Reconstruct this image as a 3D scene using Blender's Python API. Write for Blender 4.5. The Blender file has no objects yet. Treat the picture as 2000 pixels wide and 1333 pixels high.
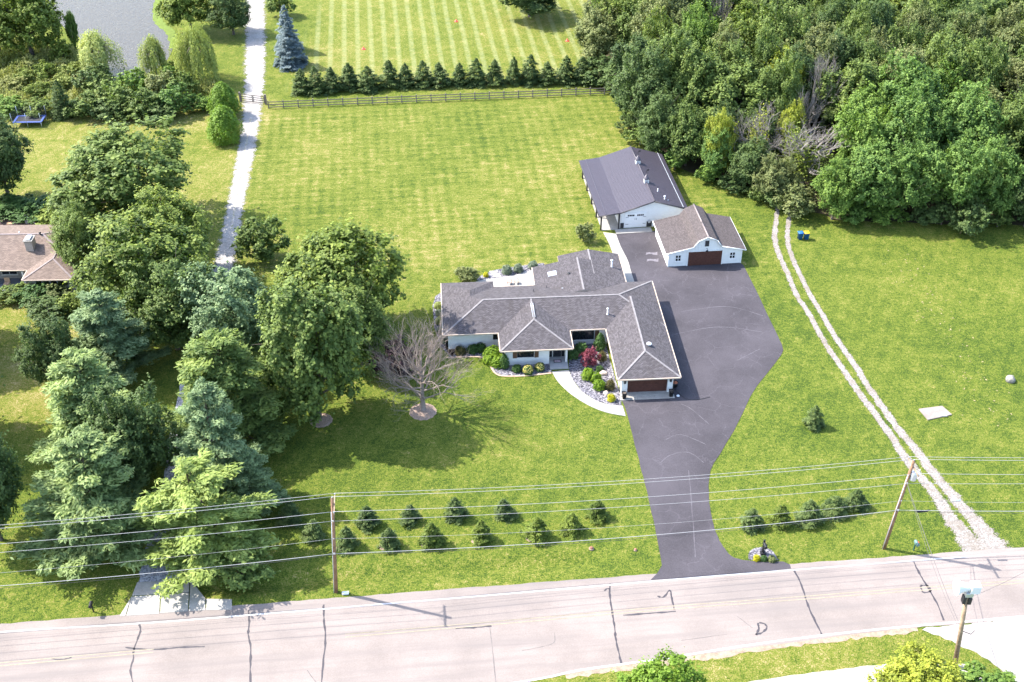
import bpy, bmesh, math, random
import numpy as np
from mathutils import Vector, Matrix
from mathutils.geometry import tessellate_polygon
R = math.radians
# ------------------------------------------------------------------ camera, sky, sun, exposure
scene = bpy.context.scene
C = scene.collection
FPX, PITCH, CAMH = 2300.0, R(36), 82.6
cam = bpy.data.cameras.new('camera'); cam.sensor_width = 36; cam.lens = 36*FPX/2000
cam.clip_start = 1; cam.clip_end = 5000
camo = bpy.data.objects.new('camera', cam); C.objects.link(camo)
camo.location = (0, 0, CAMH); camo.rotation_euler = (R(90)-PITCH, 0, 0)
scene.camera = camo
SUN_EL, SUN_AZ = R(48), math.atan2(9.4, -3.05)          # direction the shadows fall: (9.4,-3.05)
world = bpy.data.worlds.new('World'); scene.world = world; world.use_nodes = True
wn = world.node_tree; bg = wn.nodes['Background']
sky = wn.nodes.new('ShaderNodeTexSky'); sky.sky_type = 'NISHITA'; sky.sun_disc = False
sky.sun_elevation = SUN_EL
sky.sun_rotation = math.atan2(-9.4, 3.05)               # the sun stands at (-9.4, +3.05)
sky.air_density = 1.0; sky.dust_density = 1.5
wn.links.new(sky.outputs[0], bg.inputs[0]); bg.inputs[1].default_value = 0.15
sl = bpy.data.lights.new('sun', 'SUN'); sl.energy = 2.95; sl.angle = R(0.55); sl.color = (1, .955, .88)
so = bpy.data.objects.new('sun', sl); C.objects.link(so)
ld = Vector((9.4, -3.05, 0)).normalized()*math.cos(SUN_EL) + Vector((0, 0, -math.sin(SUN_EL)))
so.rotation_euler = ld.to_track_quat('-Z', 'Y').to_euler(); so.location = (0, 0, 120)
scene.view_settings.view_transform = 'Standard'; scene.view_settings.look = 'None'
scene.view_settings.gamma = 1; scene.view_settings.use_curve_mapping = False
scene.view_settings.exposure = 2.2
scene.render.engine = 'CYCLES'
scene.cycles.max_bounces = 5; scene.cycles.diffuse_bounces = 3; scene.cycles.transmission_bounces = 3
scene.cycles.caustics_reflective = False; scene.cycles.caustics_refractive = False

# ------------------------------------------------------------------ helpers
SP, CP = math.sin(PITCH), math.cos(PITCH)
def P(x, y, h=0.0):
    """photo pixel -> world point at height h above the lawn"""
    u = (x-1000)/FPX; v = (y-667)/FPX
    t = (h-CAMH)/-(SP+v*CP)
    return Vector((u*t, (CP-v*SP)*t, h))
def pxm(p):
    """photo pixels per metre at a world point"""
    return FPX/(p[1]*CP-(p[2]-CAMH)*SP)
rng = np.random.default_rng(7)
random.seed(3)

def newmat(name):
    m = bpy.data.materials.new(name); m.use_nodes = True
    nt = m.node_tree; b = nt.nodes['Principled BSDF']
    return m, nt, b
def N(nt, typ, **kw):
    n = nt.nodes.new(typ)
    for k, v in kw.items(): setattr(n, k, v)
    return n
def ramp(nt, stops, fac=None):
    r = N(nt, 'ShaderNodeValToRGB')
    el = r.color_ramp.elements
    while len(el) < len(stops): el.new(.5)
    for e, (p, c) in zip(el, stops):
        e.position = p; e.color = (*c, 1) if len(c) == 3 else c
    if fac is not None: nt.links.new(fac, r.inputs[0])
    return r
def noise(nt, scale, detail=4, rough=.6, vec=None):
    n = N(nt, 'ShaderNodeTexNoise'); n.inputs['Scale'].default_value = scale
    n.inputs['Detail'].default_value = detail; n.inputs['Roughness'].default_value = rough
    if vec is not None: nt.links.new(vec, n.inputs['Vector'])
    return n
def mixc(nt, a, b, fac, mode='MIX'):
    m = N(nt, 'ShaderNodeMix', data_type='RGBA', blend_type=mode)
    for sock, v in ((m.inputs[0], fac), (m.inputs[6], a), (m.inputs[7], b)):
        if hasattr(v, 'is_linked'): nt.links.new(v, sock)
        elif isinstance(v, (int, float)): sock.default_value = v
        else: sock.default_value = (*v, 1)
    return m.outputs[2]
def mth(nt, op, a, b=0.0, clamp=False):
    m = N(nt, 'ShaderNodeMath', operation=op, use_clamp=clamp)
    for i, v in enumerate((a, b)):
        if hasattr(v, 'is_linked'): nt.links.new(v, m.inputs[i])
        else: m.inputs[i].default_value = v
    return m.outputs[0]
def bump(nt, b, h, strength=.4, dist=.05):
    bp = N(nt, 'ShaderNodeBump'); bp.inputs['Strength'].default_value = strength
    bp.inputs['Distance'].default_value = dist
    nt.links.new(h, bp.inputs['Height']); nt.links.new(bp.outputs[0], b.inputs['Normal'])

def plain(name, c, rough=.7, var=.15, scale=3.0, metal=0.0, bmp=0.0, spec=.3):
    """a colour with mottling of two noise sizes"""
    m, nt, b = newmat(name)
    tc = N(nt, 'ShaderNodeTexCoord')
    n1 = noise(nt, scale, 5, .65, tc.outputs['Object']); n2 = noise(nt, scale*9, 3, .6, tc.outputs['Object'])
    f = mth(nt, 'ADD', mth(nt, 'MULTIPLY', n1.outputs[0], .6), mth(nt, 'MULTIPLY', n2.outputs[0], .4))
    lo = tuple(max(0, x*(1-var*1.6)) for x in c); hi = tuple(min(1, x*(1+var*1.6)) for x in c)
    r = ramp(nt, [(.3, lo), (.7, hi)], f)
    nt.links.new(r.outputs[0], b.inputs['Base Color'])
    b.inputs['Roughness'].default_value = rough; b.inputs['Metallic'].default_value = metal
    b.inputs['Specular IOR Level'].default_value = spec
    if bmp: bump(nt, b, n2.outputs[0], bmp, .03)
    return m

def mesh_obj(name, me, mat=None, parent=None, slot_object=False):
    o = bpy.data.objects.new(name, me); C.objects.link(o)
    if parent is not None: o.parent = parent
    if mat is not None:
        mats = mat if isinstance(mat, (list, tuple)) else [mat]
        if slot_object:
            if not me.materials: me.materials.append(None)
            o.material_slots[0].link = 'OBJECT'; o.material_slots[0].material = mats[0]
        elif not me.materials:
            for m in mats: me.materials.append(m)
    return o
def bm_obj(name, bm, mat, parent=None, smooth=False):
    me = bpy.data.meshes.new(name); bm.normal_update(); bm.to_mesh(me); bm.free()
    if smooth:
        for p in me.polygons: p.use_smooth = True
    return mesh_obj(name, me, mat, parent)
def tag(o, label, cat=None, group=None, kind=None):
    if label: o['label'] = label
    if cat: o['category'] = cat
    if group: o['group'] = group
    if kind: o['kind'] = kind
    return o
def thing(name, label, cat, loc=(0, 0, 0), rz=0.0, group=None):
    o = bpy.data.objects.new(name, None); C.objects.link(o)
    o.empty_display_size = .3
    o.location = loc; o.rotation_euler = (0, 0, rz)
    return tag(o, label, cat, group)
def struct(o): o['kind'] = 'structure'; return o
def box(bm, x0, x1, y0, y1, z0, z1, M=None, mi=0):
    vs = [bm.verts.new((x, y, z)) for z in (z0, z1) for y in (y0, y1) for x in (x0, x1)]
    if M is not None:
        for v in vs: v.co = M @ v.co
    for f in ((0, 2, 3, 1), (4, 5, 7, 6), (0, 1, 5, 4), (2, 6, 7, 3), (0, 4, 6, 2), (1, 3, 7, 5)):
        fc = bm.faces.new([vs[i] for i in f]); fc.material_index = mi
def bx(name, x0, x1, y0, y1, z0, z1, mat, parent=None, bev=0.0, M=None):
    bm = bmesh.new(); box(bm, min(x0, x1), max(x0, x1), min(y0, y1), max(y0, y1), z0, z1, M)
    if bev: bmesh.ops.bevel(bm, geom=list(bm.edges), offset=bev, segments=1, affect='EDGES')
    return bm_obj(name, bm, mat, parent)
def tube(bm, pts, rads, sides=6, cap=True, mi=0):
    pts = [Vector(p) for p in pts]
    if not hasattr(rads, '__len__'): rads = [rads]*len(pts)
    rings = []
    for i, p in enumerate(pts):
        d = (pts[min(i+1, len(pts)-1)]-pts[max(i-1, 0)])
        d = d.normalized() if d.length > 1e-9 else Vector((0, 0, 1))
        a = d.cross(Vector((0, 0, 1)) if abs(d.z) < .95 else Vector((1, 0, 0))).normalized(); b = d.cross(a)
        rings.append([bm.verts.new(p+(a*math.cos(t)+b*math.sin(t))*rads[i]) for t in [2*math.pi*k/sides for k in range(sides)]])
    for r0, r1 in zip(rings, rings[1:]):
        for k in range(sides):
            f = bm.faces.new((r0[k], r0[(k+1) % sides], r1[(k+1) % sides], r1[k])); f.material_index = mi; f.smooth = True
    if cap and sides > 2:
        bm.faces.new(rings[0]).material_index = mi; bm.faces.new(rings[-1][::-1]).material_index = mi
def tb(name, pts, rads, mat, parent=None, sides=8):
    bm = bmesh.new(); tube(bm, pts, rads, sides); bmesh.ops.recalc_face_normals(bm, faces=bm.faces)
    return bm_obj(name, bm, mat, parent)
def lathe(bm, prof, segs=16, M=None, mi=0):
    rings = []
    for r, z in prof:
        ring = [bm.verts.new((r*math.cos(2*math.pi*k/segs), r*math.sin(2*math.pi*k/segs), z)) for k in range(segs)]
        if M is not None:
            for v in ring: v.co = M @ v.co
        rings.append(ring)
    for a, b in zip(rings, rings[1:]):
        for k in range(segs):
            f = bm.faces.new((a[k], a[(k+1) % segs], b[(k+1) % segs], b[k])); f.smooth = True; f.material_index = mi
    bm.faces.new(rings[0][::-1]); bm.faces.new(rings[-1])
def poly_sheet(name, pts, mat, z=0.01, thick=0.0, jag=0.0, step=0.6, parent=None, seed=1):
    """a flat polygon (world xy points, may be concave), edges optionally ragged, optionally with side faces"""
    rr = random.Random(seed); pp = []
    n = len(pts)
    for i in range(n):
        a, b = Vector(pts[i][:2]), Vector(pts[(i+1) % n][:2])
        k = max(1, int((b-a).length/step)) if jag else 1
        nn = Vector((-(b-a).y, (b-a).x)).normalized()
        for j in range(k):
            q = a.lerp(b, j/k)
            if jag: q += nn*rr.uniform(-jag, jag)
            pp.append(Vector((q.x, q.y, z)))
    bm = bmesh.new(); vs = [bm.verts.new(p) for p in pp]
    for t in tessellate_polygon([pp]):
        try: bm.faces.new([vs[i] for i in t])
        except ValueError: pass
    bmesh.ops.recalc_face_normals(bm, faces=bm.faces)
    bm.normal_update()
    if sum(f.normal.z for f in bm.faces) < 0: bmesh.ops.reverse_faces(bm, faces=bm.faces)
    if thick:
        lo = [bm.verts.new(p-Vector((0, 0, thick))) for p in pp]
        m = len(pp)
        for i in range(m): bm.faces.new((vs[i], lo[i], lo[(i+1) % m], vs[(i+1) % m]))
        bmesh.ops.recalc_face_normals(bm, faces=bm.faces)
    return bm_obj(name, bm, mat, parent)
def G(*px): return [P(x, y) for x, y in px]
def smooth_line(pts, per=6):
    """Catmull-Rom through points"""
    out = []; n = len(pts)
    for i in range(n-1):
        p0, p1, p2, p3 = Vector(pts[max(i-1, 0)]), Vector(pts[i]), Vector(pts[i+1]), Vector(pts[min(i+2, n-1)])
        for j in range(per):
            t = j/per
            out.append(.5*((2*p1)+(p2-p0)*t+(2*p0-5*p1+4*p2-p3)*t*t+(3*p1-p0-3*p2+p3)*t**3))
    out.append(Vector(pts[-1])); return out
def ribbon_pts(line, w):
    L, Rr = [], []
    for i, p in enumerate(line):
        d = (Vector(line[min(i+1, len(line)-1)])-Vector(line[max(i-1, 0)])); d.z = 0; d.normalize()
        nn = Vector((-d.y, d.x, 0)); ww = w[i] if hasattr(w, '__len__') else w
        L.append(Vector(p)+nn*ww/2); Rr.append(Vector(p)-nn*ww/2)
    return L + Rr[::-1]
def strip(name, line, w, mat, z, parent=None, jag=0.0, seed=1):
    """ribbon built as a quad strip along a polyline"""
    rr = random.Random(seed); bm = bmesh.new(); uvl = bm.loops.layers.uv.verify(); prev = None; q = ribbon_pts(line, w); n = len(line)
    for i in range(n):
        a, b = q[i].copy(), q[2*n-1-i].copy()
        if jag:
            e = (a-b).normalized(); a += e*rr.uniform(-jag, jag); b += e*rr.uniform(-jag, jag)
        a.z = b.z = z
        cur = (bm.verts.new(a), bm.verts.new(b))
        if prev:
            f_ = bm.faces.new((prev[0], prev[1], cur[1], cur[0]))
            for lp, uu in zip(f_.loops, (-1, 1, 1, -1)): lp[uvl].uv = (uu, i)
        prev = cur
    bm.normal_update()
    if sum(f.normal.z for f in bm.faces) < 0: bmesh.ops.reverse_faces(bm, faces=bm.faces)
    return bm_obj(name, bm, mat, parent)
def copy_tree(o, parent=None):
    c = o.copy(); C.objects.link(c); c.parent = parent
    for ch in list(o.children): copy_tree(ch, c)
    return c

# ------------------------------------------------------------------ materials
def shingle_mat(name, c1, c2, c3, stain, bw=.32, rh=.15):
    m, nt, b = newmat(name)
    uv = N(nt, 'ShaderNodeUVMap'); tc = N(nt, 'ShaderNodeTexCoord')
    br = N(nt, 'ShaderNodeTexBrick'); nt.links.new(uv.outputs[0], br.inputs['Vector'])
    br.offset = .5; br.inputs['Scale'].default_value = 1
    br.inputs['Color1'].default_value = (*c1, 1); br.inputs['Color2'].default_value = (*c2, 1)
    br.inputs['Mortar'].default_value = (*[x*.45 for x in c1], 1); br.inputs['Mortar Size'].default_value = .012
    br.inputs['Brick Width'].default_value = bw; br.inputs['Row Height'].default_value = rh
    br.inputs['Bias'].default_value = -.1
    n0 = noise(nt, 2.4, 4, .7, uv.outputs[0])
    c = mixc(nt, br.outputs[0], c3, ramp(nt, [(.55, (0, 0, 0)), (.85, (.6, .6, .6))], n0.outputs[0]).outputs[0])
    mp = N(nt, 'ShaderNodeMapping'); mp.inputs['Scale'].default_value = (.55, .12, 1); nt.links.new(uv.outputs[0], mp.inputs[0])
    n1 = noise(nt, 1.4, 4, .65, mp.outputs[0])
    c = mixc(nt, c, stain, ramp(nt, [(.5, (0, 0, 0)), (.72, (.55, .55, .55))], n1.outputs[0]).outputs[0])
    nt.links.new(c, b.inputs['Base Color']); b.inputs['Roughness'].default_value = .9
    b.inputs['Specular IOR Level'].default_value = .25
    bump(nt, b, br.outputs[1], .35, -.02)
    return m
M_SH = shingle_mat('shingle_grey', (.058, .051, .054), (.105, .094, .099), (.118, .105, .10), (.046, .039, .037))
M_SHB = shingle_mat('shingle_brown', (.066, .054, .052), (.104, .086, .083), (.10, .084, .08), (.055, .046, .044))
M_SHT = shingle_mat('shingle_tan', (.135, .10, .082), (.22, .165, .135), (.20, .155, .13), (.10, .076, .064))
M_RIDGE = plain('ridge_shingle', (.17, .157, .157), .9, .25, 2.5)
M_RIDGEB = plain('ridge_shingle_brown', (.20, .165, .16), .9, .2, 2.5)
M_TRIM = plain('cream_trim', (.40, .32, .25), .6, .1)
M_WHITE = plain('white_paint', (.70, .685, .66), .55, .04, 2)
def brick_white():
    m, nt, b = newmat('white_painted_brick')
    tc = N(nt, 'ShaderNodeTexCoord')
    w = N(nt, 'ShaderNodeTexBrick'); w.inputs['Scale'].default_value = 1
    sx = N(nt, 'ShaderNodeSeparateXYZ'); nt.links.new(tc.outputs['Object'], sx.inputs[0])
    cb = N(nt, 'ShaderNodeCombineXYZ')
    nt.links.new(mth(nt, 'ADD', sx.outputs[0], sx.outputs[1]), cb.inputs[0]); nt.links.new(sx.outputs[2], cb.inputs[1])
    nt.links.new(cb.outputs[0], w.inputs['Vector'])
    w.inputs['Color1'].default_value = (.71, .695, .67, 1); w.inputs['Color2'].default_value = (.64, .625, .60, 1)
    w.inputs['Mortar'].default_value = (.6, .61, .62, 1); w.inputs['Mortar Size'].default_value = .008
    w.inputs['Brick Width'].default_value = .21; w.inputs['Row Height'].default_value = .075
    nt.links.new(w.outputs[0], b.inputs['Base Color']); b.inputs['Roughness'].default_value = .6
    bump(nt, b, w.outputs[1], .5, -.01); return m
M_BRICKW = brick_white()
M_DOORWOOD = plain('dark_red_wood', (.075, .030, .022), .45, .25, 4)
M_SHUTTER = plain('brown_shutter', (.11, .06, .035), .6, .2, 6)
M_BLACK = plain('black_metal', (.014, .014, .016), .45, .2)
M_DARKTRIM = plain('charcoal_trim', (.035, .033, .036), .5, .1)
M_METALROOF = plain('charcoal_metal_roof', (.062, .053, .065), .42, .06, 1.2, metal=.0, spec=.5)
M_CONC = plain('concrete', (.29, .272, .246), .85, .16, 1.0)
M_CONCG = plain('grey_concrete', (.29, .285, .285), .85, .1, 1.5)
M_STEEL = plain('galvanised_steel', (.55, .57, .6), .4, .06, 3, metal=.6)
M_WIRE = plain('aluminium_wire', (.29, .285, .285), .5, .05)
M_PVC = plain('white_plastic', (.62, .63, .65), .4, .03)
M_WOOD = plain('weathered_wood', (.17, .14, .12), .9, .25, 5)
M_POLE = plain('creosote_pole', (.22, .125, .075), .85, .4, 2.5)
M_POLE2 = plain('old_pole', (.27, .19, .12), .85, .35, 2.5)
M_BARK = plain('bark', (.10, .08, .065), .9, .3, 4, bmp=.4)
M_DEADBARK = plain('dead_bark', (.225, .18, .155), .9, .2, 4)
M_GREYBARK = plain('bleached_bark', (.24, .212, .19), .9, .2, 4)
M_STONE = plain('boulder_stone', (.46, .38, .32), .9, .25, 3, bmp=.4)
M_TERRA = plain('terracotta', (.42, .13, .06), .8, .1)
M_BLUE = plain('blue_plastic', (.02, .10, .30), .45, .1)
M_YEL = plain('yellow_plastic', (.75, .42, .02), .45, .1)
M_RED = plain('red_plastic', (.62, .08, .05), .5, .1)
M_GREENP = plain('dark_green_paint', (.02, .075, .06), .4, .1)
M_BLUEPAD = plain('blue_vinyl', (.10, .15, .42), .5, .1)
M_CLOTH = plain('grey_cloth', (.42, .43, .46), .9, .25, 6)
def glass_mat(name='window_glass', c=(.012, .015, .018)):
    m, nt, b = newmat(name); b.inputs['Base Color'].default_value = (*c, 1)
    b.inputs['Roughness'].default_value = .06; b.inputs['Specular IOR Level'].default_value = .6
    return m
M_GLASS = glass_mat(); M_SKYL = glass_mat('skylight_glass', (.20, .22, .24))

def asphalt_mat(name, c, var, track=None, crack=0.0, specks=None):
    m, nt, b = newmat(name)
    tc = N(nt, 'ShaderNodeTexCoord'); o = tc.outputs['Object']
    n1 = noise(nt, .16, 5, .6, o); n2 = noise(nt, 7, 4, .7, o); n3 = noise(nt, 15, 3, .7, o)
    f = mth(nt, 'ADD', mth(nt, 'ADD', mth(nt, 'MULTIPLY', n1.outputs[0], .5), mth(nt, 'MULTIPLY', n2.outputs[0], .28)), mth(nt, 'MULTIPLY', n3.outputs[0], .3))
    col = ramp(nt, [(.40, tuple(x*(1-var) for x in c)), (.62, tuple(x*(1+var) for x in c))], f).outputs[0]
    if track:                                     # worn, greyer wheel paths along the road
        ang, y0, half, tc_col = track
        mp = N(nt, 'ShaderNodeMapping'); mp.inputs['Rotation'].default_value = (0, 0, -ang); nt.links.new(o, mp.inputs[0])
        sx = N(nt, 'ShaderNodeSeparateXYZ'); nt.links.new(mp.outputs[0], sx.inputs[0])
        mp2 = N(nt, 'ShaderNodeMapping'); mp2.inputs['Scale'].default_value = (.05, .9, 1); nt.links.new(mp.outputs[0], mp2.inputs[0])
        nn = noise(nt, 1.0, 5, .65, mp2.outputs[0])
        col = mixc(nt, col, tc_col, ramp(nt, [(.45, (0, 0, 0)), (.68, (.8, .8, .8))], nn.outputs[0]).outputs[0])
    if crack:
        v = N(nt, 'ShaderNodeTexVoronoi', feature='DISTANCE_TO_EDGE'); v.inputs['Scale'].default_value = crack
        wv = noise(nt, .9, 3, .6, o)
        wm = N(nt, 'ShaderNodeVectorMath', operation='ADD'); nt.links.new(o, wm.inputs[0])
        ws = N(nt, 'ShaderNodeVectorMath', operation='SCALE'); ws.inputs['Scale'].default_value = 1.3
        nt.links.new(wv.outputs[1], ws.inputs[0]); nt.links.new(ws.outputs[0], wm.inputs[1]); nt.links.new(wm.outputs[0], v.inputs['Vector'])
        e = ramp(nt, [(.006, (.24, .24, .24)), (.018, (0, 0, 0))], v.outputs['Distance']).outputs[0]
        gate = ramp(nt, [(.36, (0, 0, 0)), (.56, (1, 1, 1))], noise(nt, .35, 2, .5, o).outputs[0]).outputs[0]
        col = mixc(nt, col, specks or tuple(x*2.6 for x in c), mth(nt, 'MULTIPLY', e, gate))
    nt.links.new(col, b.inputs['Base Color']); b.inputs['Roughness'].default_value = .88
    b.inputs['Specular IOR Level'].default_value = .25
    bump(nt, b, n3.outputs[0], .25, .02); return m
ROAD_ANG = math.atan2(79.27-70.21, 48.99+45.8)
M_ROAD = asphalt_mat('pale_road', (.188, .158, .141), .2, (ROAD_ANG, 0, 0, (.152, .131, .121)))
M_DRIVE = asphalt_mat('dark_asphalt', (.045, .040, .0455), .36, None, .33)
M_LOT = asphalt_mat('bleached_lot', (.27, .245, .225), .22)
M_TAR = plain('tar_sealant', (.045, .04, .045), .6, .2)
M_JOINT = plain('fine_crack', (.12, .105, .10), .9, .2)
M_WLINE = plain('white_line_paint', (.42, .41, .40), .7, .12, 2)
M_YLINE = plain('faded_yellow_paint', (.225, .19, .135), .7, .2, 1)
M_MULCH = plain('pale_mulch', (.26, .185, .14), .95, .4, 7, bmp=.5)
M_EDGING = plain('edging_brick', (.36, .26, .19), .9, .3, 3)
def gravel_mat(name, cols, scale, soft=False, dirt=None):
    m, nt, b = newmat(name); tc = N(nt, 'ShaderNodeTexCoord'); o = tc.outputs['Object']
    v = N(nt, 'ShaderNodeTexVoronoi'); v.inputs['Scale'].default_value = scale; nt.links.new(o, v.inputs['Vector'])
    sx = N(nt, 'ShaderNodeSeparateColor'); nt.links.new(v.outputs['Color'], sx.inputs[0])
    k = len(cols)-1
    col = ramp(nt, [(.1+.8*i/k, c) for i, c in enumerate(cols)], sx.outputs[0]).outputs[0]
    if dirt:
        col = mixc(nt, col, dirt, ramp(nt, [(.48, (0, 0, 0)), (.7, (.75, .75, .75))], noise(nt, .55, 5, .65, o).outputs[0]).outputs[0])
    nt.links.new(col, b.inputs['Base Color']); b.inputs['Roughness'].default_value = .9
    bump(nt, b, v.outputs['Distance'], .8, -.05)
    if soft:                                      # stones thin out into the grass along the sides of a strip
        uv = N(nt, 'ShaderNodeUVMap'); su = N(nt, 'ShaderNodeSeparateXYZ'); nt.links.new(uv.outputs[0], su.inputs[0])
        e = mth(nt, 'SUBTRACT', 1.0, mth(nt, 'ABSOLUTE', su.outputs[0]))
        k = mth(nt, 'ADD', mth(nt, 'MULTIPLY', noise(nt, .9, 3, .6, o).outputs[0], .45), mth(nt, 'MULTIPLY', noise(nt, 6, 3, .7, o).outputs[0], .55))
        a = ramp(nt, [(.47, (0, 0, 0)), (.53, (1, 1, 1))], mth(nt, 'ADD', mth(nt, 'MULTIPLY', e, .5), mth(nt, 'MULTIPLY', mth(nt, 'SUBTRACT', k, .22), 1.15)))
        nt.links.new(a.outputs[0], b.inputs['Alpha'])
    return m
M_BED = gravel_mat('slate_gravel', [(.030, .028, .036), (.075, .071, .088), (.125, .118, .138), (.24, .225, .24)], 7)
M_GRAV = gravel_mat('white_gravel', [(.22, .20, .195), (.28, .255, .245), (.36, .33, .31)], 8, dirt=(.22, .19, .16))
M_GRAVS = gravel_mat('white_gravel_soft', [(.145, .125, .108), (.195, .172, .152), (.25, .225, .20)], 8, True, (.135, .108, .078))
M_GRAVP = gravel_mat('cream_gravel_soft', [(.22, .20, .185), (.27, .25, .235), (.32, .30, .28)], 8, True, (.22, .195, .165))
M_GRAVG = gravel_mat('grey_gravel', [(.16, .16, .18), (.30, .30, .33), (.42, .41, .43)], 6)

# ------------------------------------------------------------------ ground
def ground():
    xs = np.concatenate([[-1500, -600, -250, -150], np.arange(-115, 115.1, 1.0), [150, 250, 600, 1500]])
    ys = np.concatenate([[-900, -300, -50, 20, 45], np.arange(58, 96, .5), np.arange(96, 262, 1.0), [300, 400, 700, 1500, 3000]])
    X, Y = np.meshgrid(xs, ys)
    yc = 75.24+.098*X+2.35                                             # ditch along the road
    m = np.clip((X+31)/3, 0, 1)*np.clip((9.5-X)/3, 0, 1)+.6*np.clip((-39-X)/3, 0, 1)
    Z = -.42*np.exp(-((Y-yc)/.85)**2)*m
    ext = (np.abs(X) > 120) | (Y > 265) | (Y < 40)
    Z[ext] = 0
    nx, ny = len(xs), len(ys)
    me = bpy.data.meshes.new('lawn')
    idx = np.arange(nx*ny).reshape(ny, nx)
    F = np.stack([idx[:-1, :-1], idx[:-1, 1:], idx[1:, 1:], idx[1:, :-1]], -1).reshape(-1, 4)
    me.from_pydata(np.stack([X, Y, Z], -1).reshape(-1, 3).tolist(), [], F.tolist())
    # zones: R dryness, G wide mown stripes of the far field, B crossed stripes of the back lawn
    sm = lambda a, e, w: np.clip((a-e)/w+.5, 0, 1)
    yf = 182.3+(X+10)*.101
    far = sm(Y, yf+6, 2)*sm(X, -37.5, 2)*sm(44-X, 0, 2)
    back = sm(yf-2-Y, 0, 2)*sm(X, -41.5+(178-Y)*.06, 3)*sm(Y, 126, 8)*sm(34-X, 0, 6)
    left = sm(-39-X-(178-Y)*.05, 0, 3)*sm(Y, 108, 6)*sm(184-Y, 0, 3)
    front = sm(118-Y, 0, 8)
    right = sm(X, 30, 4)*sm(145-Y, 0, 5)
    dry = .40*np.ones_like(X)+.06*back+.20*left-.06*right+.10*far+.18*sm(70-Y, 0, 2)-.06*front
    dry += .3*np.exp(-((X+55)/9)**2-((Y-104)/9)**2)
    col = np.stack([np.clip(dry, 0, 1), far, back, np.ones_like(X)], -1).reshape(-1, 4)
    at = me.color_attributes.new('zone', 'FLOAT_COLOR', 'POINT'); at.data.foreach_set('color', col.ravel())
    m, nt, b = newmat('mown_grass')
    tc = N(nt, 'ShaderNodeTexCoord'); o = tc.outputs['Object']
    z = N(nt, 'ShaderNodeAttribute', attribute_name='zone'); zs = N(nt, 'ShaderNodeSeparateColor'); nt.links.new(z.outputs['Color'], zs.inputs[0])
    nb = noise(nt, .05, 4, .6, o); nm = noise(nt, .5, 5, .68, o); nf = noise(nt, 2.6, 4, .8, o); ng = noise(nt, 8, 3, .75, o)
    d = mth(nt, 'ADD', zs.outputs[0], mth(nt, 'MULTIPLY', mth(nt, 'SUBTRACT', nb.outputs[0], .5), .7))
    d = mth(nt, 'ADD', d, mth(nt, 'MULTIPLY', mth(nt, 'SUBTRACT', nm.outputs[0], .5), .95))
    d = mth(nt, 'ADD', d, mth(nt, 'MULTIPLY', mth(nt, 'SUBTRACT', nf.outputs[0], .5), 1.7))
    d = mth(nt, 'ADD', d, mth(nt, 'MULTIPLY', mth(nt, 'SUBTRACT', ng.outputs[0], .5), 2.3))  # fine noise: grass tone variation plus blade self-shadow specks painted into the colour
    pt_ = ramp(nt, [(.56, (0, 0, 0)), (.72, (1, 1, 1))], noise(nt, .33, 5, .75, o).outputs[0]).outputs[0]
    d = mth(nt, 'ADD', d, mth(nt, 'MULTIPLY', pt_, .30))
    ms = N(nt, 'ShaderNodeMapping'); ms.inputs['Rotation'].default_value = (0, 0, R(-6.5)); ms.inputs['Scale'].default_value = (.5, 4.5, 1); nt.links.new(o, ms.inputs[0])
    d = mth(nt, 'ADD', d, mth(nt, 'MULTIPLY', mth(nt, 'MULTIPLY', mth(nt, 'SUBTRACT', noise(nt, 1, 4, .7, ms.outputs[0]).outputs[0], .5), zs.outputs[2]), 1.0))
    # mown stripes
    def stripes(ang, period, off, wob=.25):
        mp = N(nt, 'ShaderNodeMapping'); mp.inputs['Rotation'].default_value = (0, 0, ang); nt.links.new(o, mp.inputs[0])
        sx = N(nt, 'ShaderNodeSeparateXYZ'); nt.links.new(mp.outputs[0], sx.inputs[0])
        w = noise(nt, .12, 2, .5, o)
        x = mth(nt, 'ADD', sx.outputs[0], mth(nt, 'MULTIPLY', w.outputs[0], wob))
        return mth(nt, 'SINE', mth(nt, 'MULTIPLY', mth(nt, 'ADD', x, off), 2*math.pi/period))
    s1 = stripes(R(-6.5), 2.45, 0.3)
    g1 = mth(nt, 'MULTIPLY', mth(nt, 'MULTIPLY', ramp(nt, [(.55, (0, 0, 0)), (.92, (1, 1, 1))], mth(nt, 'ADD', mth(nt, 'MULTIPLY', s1, .5), .5)).outputs[0], zs.outputs[1]),
             ramp(nt, [(.3, (.2, .2, .2)), (.62, (1, 1, 1))], noise(nt, .9, 4, .7, o).outputs[0]).outputs[0])
    s2 = mth(nt, 'ADD', stripes(R(-6.5), 1.65, 0, .1), mth(nt, 'MULTIPLY', stripes(R(83.5), 1.6, .4, .1), .9))
    gm = ramp(nt, [(.35, (.15, .15, .15)), (.65, (1, 1, 1))], noise(nt, .13, 3, .6, o).outputs[0]).outputs[0]
    d = mth(nt, 'ADD', d, mth(nt, 'MULTIPLY', mth(nt, 'MULTIPLY', mth(nt, 'MULTIPLY', s2, gm), zs.outputs[2]), .105))
    s3 = stripes(R(25), 1.7, 0, .8)
    d = mth(nt, 'ADD', d, mth(nt, 'MULTIPLY', mth(nt, 'MULTIPLY', s3, mth(nt, 'SUBTRACT', 1.0, mth(nt, 'ADD', zs.outputs[1], zs.outputs[2], True))), .03))
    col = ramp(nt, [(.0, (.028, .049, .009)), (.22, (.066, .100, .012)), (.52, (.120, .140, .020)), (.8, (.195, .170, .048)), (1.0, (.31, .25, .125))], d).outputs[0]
    col = mixc(nt, col, (.27, .28, .14), mth(nt, 'MULTIPLY', g1, .45))
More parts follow.
